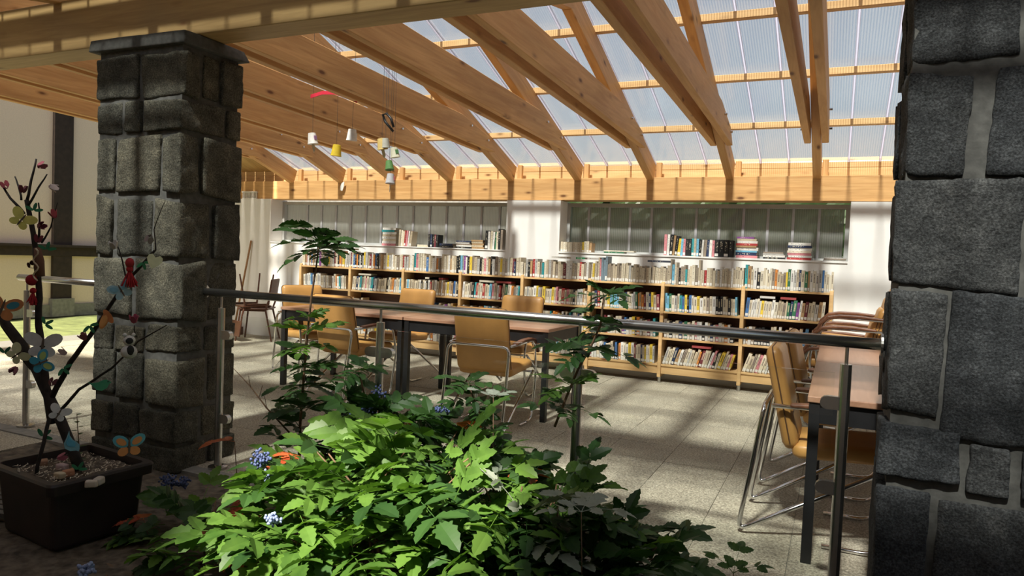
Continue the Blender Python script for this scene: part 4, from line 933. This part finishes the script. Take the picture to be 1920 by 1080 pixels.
def pinnate(seed, pairs, ln, spiny=True):
    """compound leaf growing along local +X with its face up"""
    q = random.Random(seed); mb = MB(); X, Y, Z = Vector((1, 0, 0)), Vector((0, 1, 0)), Vector((0, 0, 1))
    dr = q.uniform(.15, .45); pts = []
    for k in range(7):
        u = k / 6; pts.append(Vector((u * ln, 0, -dr * ln * u * u)))
    mb.tube([tuple(p) for p in pts], [.0022 - .0012 * k / 6 for k in range(7)], 4)
    ll = ln * q.uniform(.44, .52)
    for k in range(pairs):
        u = .28 + .62 * k / max(1, pairs - 1) if pairs > 1 else .55; c = Vector((u * ln, 0, -dr * ln * u * u)); tx = Vector((1, 0, -2 * dr * u)).normalized()
        for s in (-1, 1):
            d = (tx * .55 + Y * s * .85 + Z * q.uniform(-.15, .2)).normalized(); sd_ = Z.cross(d).normalized(); up = d.cross(sd_).normalized()
            leaflet(mb, c, d, sd_, up, ll * q.uniform(.85, 1.1), ll * .58, q.uniform(.12, .35), q.uniform(.0, .25), spiny)
    c = pts[-1]; d = (pts[-1] - pts[-2]).normalized(); leaflet(mb, c, d, Y, d.cross(Y) * -1 if d.cross(Y).z < 0 else d.cross(Y), ll * 1.1, ll * .6, .2, .15, spiny)
    return mb
LV = [pinnate(500 + k, 2 + k % 3, .15 + .012 * (k % 4)) for k in range(8)]
LMESH = {key: [m_.mesh('leaf', M[key], False) for m_ in LV] for key in ('leaf', 'leafdark', 'leafred', 'leafgrey')}
def put_leaf(parent, p, d, scale, key='leaf', roll=0.0, name='leaf'):
    d = Vector(d).normalized(); side = Vector((0, 0, 1)).cross(d); side = side.normalized() if side.length > 1e-4 else Vector((0, 1, 0)); up = d.cross(side)
    mw = Matrix((d, side, up)).transposed().to_4x4() @ Matrix.Rotation(roll, 4, 'X')
    o = bpy.data.objects.new(name, random.choice(LMESH[key])); COL.objects.link(o); o.parent = parent
    o.matrix_parent_inverse = Matrix.Translation(-Vector(parent.location)); mw.translation = Vector(p)
    o.matrix_basis = mw @ Matrix.Scale(scale, 4); return o
def stem(parent, pts, r0, r1, mat='stem'):
    pts = [Vector(p) for p in pts]; n = len(pts)
    return obj('stem', MB().tube([tuple(p) for p in pts], [r0 + (r1 - r0) * i / (n - 1) for i in range(n)], 7).mesh('stem', M[mat], True), parent, world=True)
def berries(parent, c, rad, n, key='berry', br=.0055):
    mb = MB(); q = random.Random(int(c[0] * 1000))
    for k in range(n):
        v = Vector((q.gauss(0, 1), q.gauss(0, 1), q.gauss(0, .8))); v = v.normalized() * rad * q.uniform(.35, 1.0)
        mb.ball((c[0] + v.x, c[1] + v.y, c[2] + v.z * .9), br * q.uniform(.8, 1.2), 7, 5, (1, 1, 1.15))
    o = obj('berry_cluster', mb.mesh('berry_cluster', M[key], True), parent, world=True); o['kind'] = 'stuff'; return o
def bush(loc, lab, blobs, nst, nlf, key='leaf', sc=(.75, 1.15), mix=(), seed=1, group='mahonia shrubs in the bed'):
    q = random.Random(seed); r = empty('mahonia_bush', loc); tag(r, lab, 'shrub', group)
    tips = []
    tot = sum(b[6] for b in blobs)
    for k in range(nst):
        b = blobs[k % len(blobs)]; a = q.uniform(0, 6.28); u = q.uniform(.1, .9)
        tip = Vector((b[0] + b[3] * u * math.cos(a), b[1] + b[4] * u * math.sin(a), b[2] + b[5] * math.sqrt(max(0.05, 1 - u * u)) * .8))
        base = Vector((loc[0] + q.uniform(-.25, .25), loc[1] + q.uniform(-.15, .15), -.02)); mid = base.lerp(tip, .5) + Vector((q.uniform(-.05, .05), q.uniform(-.05, .05), .05))
        stem(r, [base, mid, tip], .006, .0028); tips.append((tip, (tip - mid).normalized()))
    for k in range(nlf):
        b = q.choices(blobs, [x[6] for x in blobs])[0]
        a = q.uniform(0, 6.28); cz = q.uniform(-.25, 1.0); sr = math.sqrt(max(0, 1 - cz * cz)); u = q.uniform(.62, 1.0)
        n = Vector((sr * math.cos(a), sr * math.sin(a), cz)); p = Vector((b[0] + b[3] * n.x * u, b[1] + b[4] * n.y * u, max(.02, b[2] + b[5] * n.z * u)))
        d = Vector((n.x, n.y, .25 + .35 * n.z)) + Vector((q.uniform(-.6, .6), q.uniform(-.6, .6), q.uniform(-.25, .25)))
        kk = key
        for mk, pr_ in mix:
            if q.random() < pr_: kk = mk
        put_leaf(r, p - d.normalized() * .07, d, q.uniform(*sc), kk, q.uniform(-.5, .5))
    return r
# main sunlit mound in the middle of the bed, and the shaded one to its right
mb1 = bush((-1.62, 2.33, 0), 'broad bright green mahonia bush, sunlit, in the middle of the bed', [(-1.72, 2.28, .24, .42, .40, .33, 3), (-1.40, 2.42, .28, .36, .36, .34, 3), (-1.88, 2.14, .14, .28, .28, .20, 1.2), (-1.55, 2.05, .18, .40, .25, .22, 1.6)], 26, 250, 'leaf', (.95, 1.4), (('leafred', .012), ('leafdark', .12)), 11)
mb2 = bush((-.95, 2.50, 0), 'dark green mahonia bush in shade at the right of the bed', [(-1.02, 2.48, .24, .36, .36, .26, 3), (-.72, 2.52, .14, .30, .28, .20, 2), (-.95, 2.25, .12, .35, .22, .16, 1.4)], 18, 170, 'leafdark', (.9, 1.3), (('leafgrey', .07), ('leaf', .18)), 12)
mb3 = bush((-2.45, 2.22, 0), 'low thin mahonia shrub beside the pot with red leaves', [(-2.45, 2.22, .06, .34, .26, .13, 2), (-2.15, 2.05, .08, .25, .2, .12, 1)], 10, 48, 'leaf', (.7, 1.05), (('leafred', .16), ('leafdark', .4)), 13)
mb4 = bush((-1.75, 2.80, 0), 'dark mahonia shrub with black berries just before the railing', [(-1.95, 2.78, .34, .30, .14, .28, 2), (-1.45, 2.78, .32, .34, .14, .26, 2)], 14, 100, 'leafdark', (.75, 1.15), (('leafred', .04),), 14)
def tall(loc, lab, path, whorls, key='leafdark', seed=3, r0=.008):
    q = random.Random(seed); r = empty('mahonia_sapling', loc); tag(r, lab, 'shrub', 'tall mahonia stems')
    stem(r, path, r0, .004)
    P = [Vector(p) for p in path]; cum = [0]
    for a, b in zip(P[:-1], P[1:]): cum.append(cum[-1] + (b - a).length)
    for (u, n, sc, k2) in whorls:
        s_ = u * cum[-1]; i = max(j for j in range(len(P) - 1) if cum[j] <= s_ + 1e-9); p = P[i].lerp(P[i + 1], (s_ - cum[i]) / max(1e-6, cum[i + 1] - cum[i]))
        a0 = q.uniform(0, 6.28)
        for j in range(n):
            a = a0 + 6.28 * j / n + q.uniform(-.3, .3); put_leaf(r, p, (math.cos(a), math.sin(a), q.uniform(-.1, .8)), sc * q.uniform(1.0, 1.4), k2 or key, q.uniform(-.4, .4))
    return r
P_ = lambda x, y, Y: tuple(pix(x, y, Y))
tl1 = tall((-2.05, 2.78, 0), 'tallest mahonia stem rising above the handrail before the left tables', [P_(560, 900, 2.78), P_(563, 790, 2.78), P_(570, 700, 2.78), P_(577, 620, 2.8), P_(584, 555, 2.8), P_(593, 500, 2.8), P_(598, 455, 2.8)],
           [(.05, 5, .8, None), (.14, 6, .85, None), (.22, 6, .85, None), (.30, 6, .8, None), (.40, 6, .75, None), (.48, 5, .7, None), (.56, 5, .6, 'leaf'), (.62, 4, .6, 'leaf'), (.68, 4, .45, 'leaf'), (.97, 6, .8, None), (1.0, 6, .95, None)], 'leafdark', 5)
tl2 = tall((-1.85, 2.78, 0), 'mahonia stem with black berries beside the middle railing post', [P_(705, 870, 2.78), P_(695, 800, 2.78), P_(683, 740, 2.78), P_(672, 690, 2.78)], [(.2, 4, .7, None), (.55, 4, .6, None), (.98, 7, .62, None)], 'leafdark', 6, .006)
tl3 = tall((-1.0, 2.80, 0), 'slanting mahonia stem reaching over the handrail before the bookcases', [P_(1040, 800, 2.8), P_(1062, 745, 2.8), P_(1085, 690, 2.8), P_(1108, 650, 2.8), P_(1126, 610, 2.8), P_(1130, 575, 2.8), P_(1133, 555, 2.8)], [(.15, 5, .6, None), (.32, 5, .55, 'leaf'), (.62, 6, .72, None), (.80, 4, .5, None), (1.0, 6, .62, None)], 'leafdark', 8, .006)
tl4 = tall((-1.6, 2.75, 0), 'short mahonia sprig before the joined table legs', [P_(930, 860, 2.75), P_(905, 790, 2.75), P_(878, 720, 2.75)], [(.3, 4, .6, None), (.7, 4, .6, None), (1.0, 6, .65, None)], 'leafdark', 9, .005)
dry = empty('dry_twig', (-2.3, 2.8, 0)); tag(dry, 'thin dry twig leaning toward the left railing post', 'twig')
obj('stem', MB().tube([P_(560, 830, 2.8), P_(500, 765, 2.8), P_(470, 725, 2.8), P_(437, 690, 2.8)], [.005, .004, .003, .0015], 6).mesh('stem', M['stem'], True), dry, world=True)
for k, (x, y) in enumerate(((500, 765), (486, 745), (470, 727), (515, 780))): obj('side_shoot', MB().tube([P_(x, y, 2.8), P_(x - 4 + 10 * (k % 2), y - 22, 2.77)], .0016, 5).mesh('side_shoot', M['stem']), dry, world=True)
berries(mb3, P_(318, 905, 2.40), .052, 85); berries(mb3, P_(345, 905, 2.45), .040, 45)
berries(mb1, P_(490, 860, 2.12), .042, 80); berries(mb1, P_(505, 893, 2.05), .034, 45, 'berrypale'); berries(mb1, P_(510, 975, 1.80), .030, 40, 'berrypale')
berries(mb3, P_(160, 1068, 1.72), .036, 46, 'berrypale', .007)
berries(tl2, P_(690, 765, 2.75), .050, 40); berries(tl2, P_(655, 785, 2.75), .045, 40); berries(tl2, P_(710, 735, 2.76), .04, 30); berries(mb4, P_(830, 770, 2.75), .04, 30)
def sprig(px, py, Y, key, lab, n=3, sc=.6, cat='leaf', tilt=.3, a0=0.0):
    p = pix(px, py, Y); r = empty('leaf_sprig', (p.x, p.y, 0)); tag(r, lab, cat, 'loose sprigs in the bed')
    stem(r, [(p.x + .02, p.y + .02, -.01), (p.x, p.y, p.z)], .003, .0018)
    for k in range(n):
        a = a0 + k * 1.1; put_leaf(r, p, (math.cos(a), math.sin(a), tilt), sc, key)
sprig(440, 828, 2.55, 'leafred', 'bright red mahonia leaf in front of the left railing post', 1, .75, 'leaf', .1, 3.3)
sprig(560, 860, 2.30, 'leafred', 'orange red mahonia leaf over the blue berries', 2, .8, 'leaf', .1, 2.9)
sprig(270, 975, 2.12, 'leafred', 'orange mahonia leaf on the soil right of the pot', 2, .6, 'leaf', .15, 2.6)
sprig(200, 1078, 1.75, 'leafred', 'orange leaf beside the pale berries at the bottom edge', 1, .5, 'leaf', .1, 5.5)
sprig(925, 745, 2.70, 'leafgrey', 'pale withered leaf sprig catching light before the near chair', 3, .5, 'leaf', .5, 1.0)
sprig(1375, 1075, 2.35, 'leaf', 'small green leaf sprig at the bottom edge before the right table', 3, .55, 'leaf', .8, .4)
sprig(1090, 960, 2.22, 'leafgrey', 'grey curled leaves in the shaded right bush', 4, .7, 'leaf', .4, .5)
sd_ = empty('seedling', (-3.02, 2.2, .27)); tag(sd_, 'dark leafy seedling growing in the pot behind the branch', 'seedling')
stem(sd_, [tw(150, 865, .1), tw(147, 820, .1), tw(144, 775, .1)], .003, .0015)
for k in range(12):
    u = k / 11; a = k * 2.4; p = Vector(tw(150 - 6 * u, 860 - 82 * u, .1)); d = Vector((math.cos(a), math.sin(a), .2)); side = Vector((0, 0, 1)).cross(d).normalized(); mbx = MB(); leaflet(mbx, Vector((0, 0, 0)), d.normalized(), side, d.cross(side).normalized(), .04 * (1 - .4 * u), .02, .2, .1, False)
    obj('leaf', mbx.mesh('leaf', M['leafdark']), sd_, p, world=True)

# litter on the soil and weathered slats left of the pot
fl_ = MB()
for k in range(70):
    a, b = random.uniform(-3.4, -.4), random.uniform(1.4, 2.85)
    if -3.45 < a < -2.75 and 1.7 < b < 2.4: continue
    an = random.uniform(0, 6.28); leaflet(fl_, Vector((a, b, .012)), Vector((math.cos(an), math.sin(an), 0)), Vector((-math.sin(an), math.cos(an), 0)), Vector((0, 0, 1)), random.uniform(.025, .05), random.uniform(.012, .022), .15, -.1, False)
tag(obj('leaf_litter', fl_.mesh('leaf_litter', M['paint']), col=(.15, .09, .05)), 'small dry fallen leaves scattered on the dark soil', 'leaf litter', kind='stuff')
gt = empty('slatted_grate', (-3.62, 2.1, 0)); tag(gt, 'weathered slatted grate lying left of the pot', 'grate')
for k in range(7): obj('slat', MB().box(-.22, .12, -.02, .02, 0, .02).mesh('slat', M['slat']), gt, (-3.55, 1.84 + k * .062, .006), (0, 0, .35), world=True)

# hedge outside the right window
hd = empty('hedge', (-1.5, 9.3, 0)); tag(hd, 'dark green hedge outside behind the right window', 'hedge')
hm = wavy(-3.8, 1.6, 0, 2.4, 60, 26, .06, 0, 3).v; nv = 61 * 27
HV = [(x, 9.0 - z * 1.6, y) for x, y, z in hm] + [(x, 9.6, y) for x, y, z in hm]
HF = [(j * 61 + i, j * 61 + i + 1, (j + 1) * 61 + i + 1, (j + 1) * 61 + i) for j in range(26) for i in range(60)]
HF = HF + [tuple(v + nv for v in reversed(f_)) for f_ in HF]
HF += [(26 * 61 + i, 26 * 61 + i + 1, nv + 26 * 61 + i + 1, nv + 26 * 61 + i) for i in range(60)]
obj('foliage', MB().add(HV, HF).mesh('foliage', M['hedge']), hd, world=True)
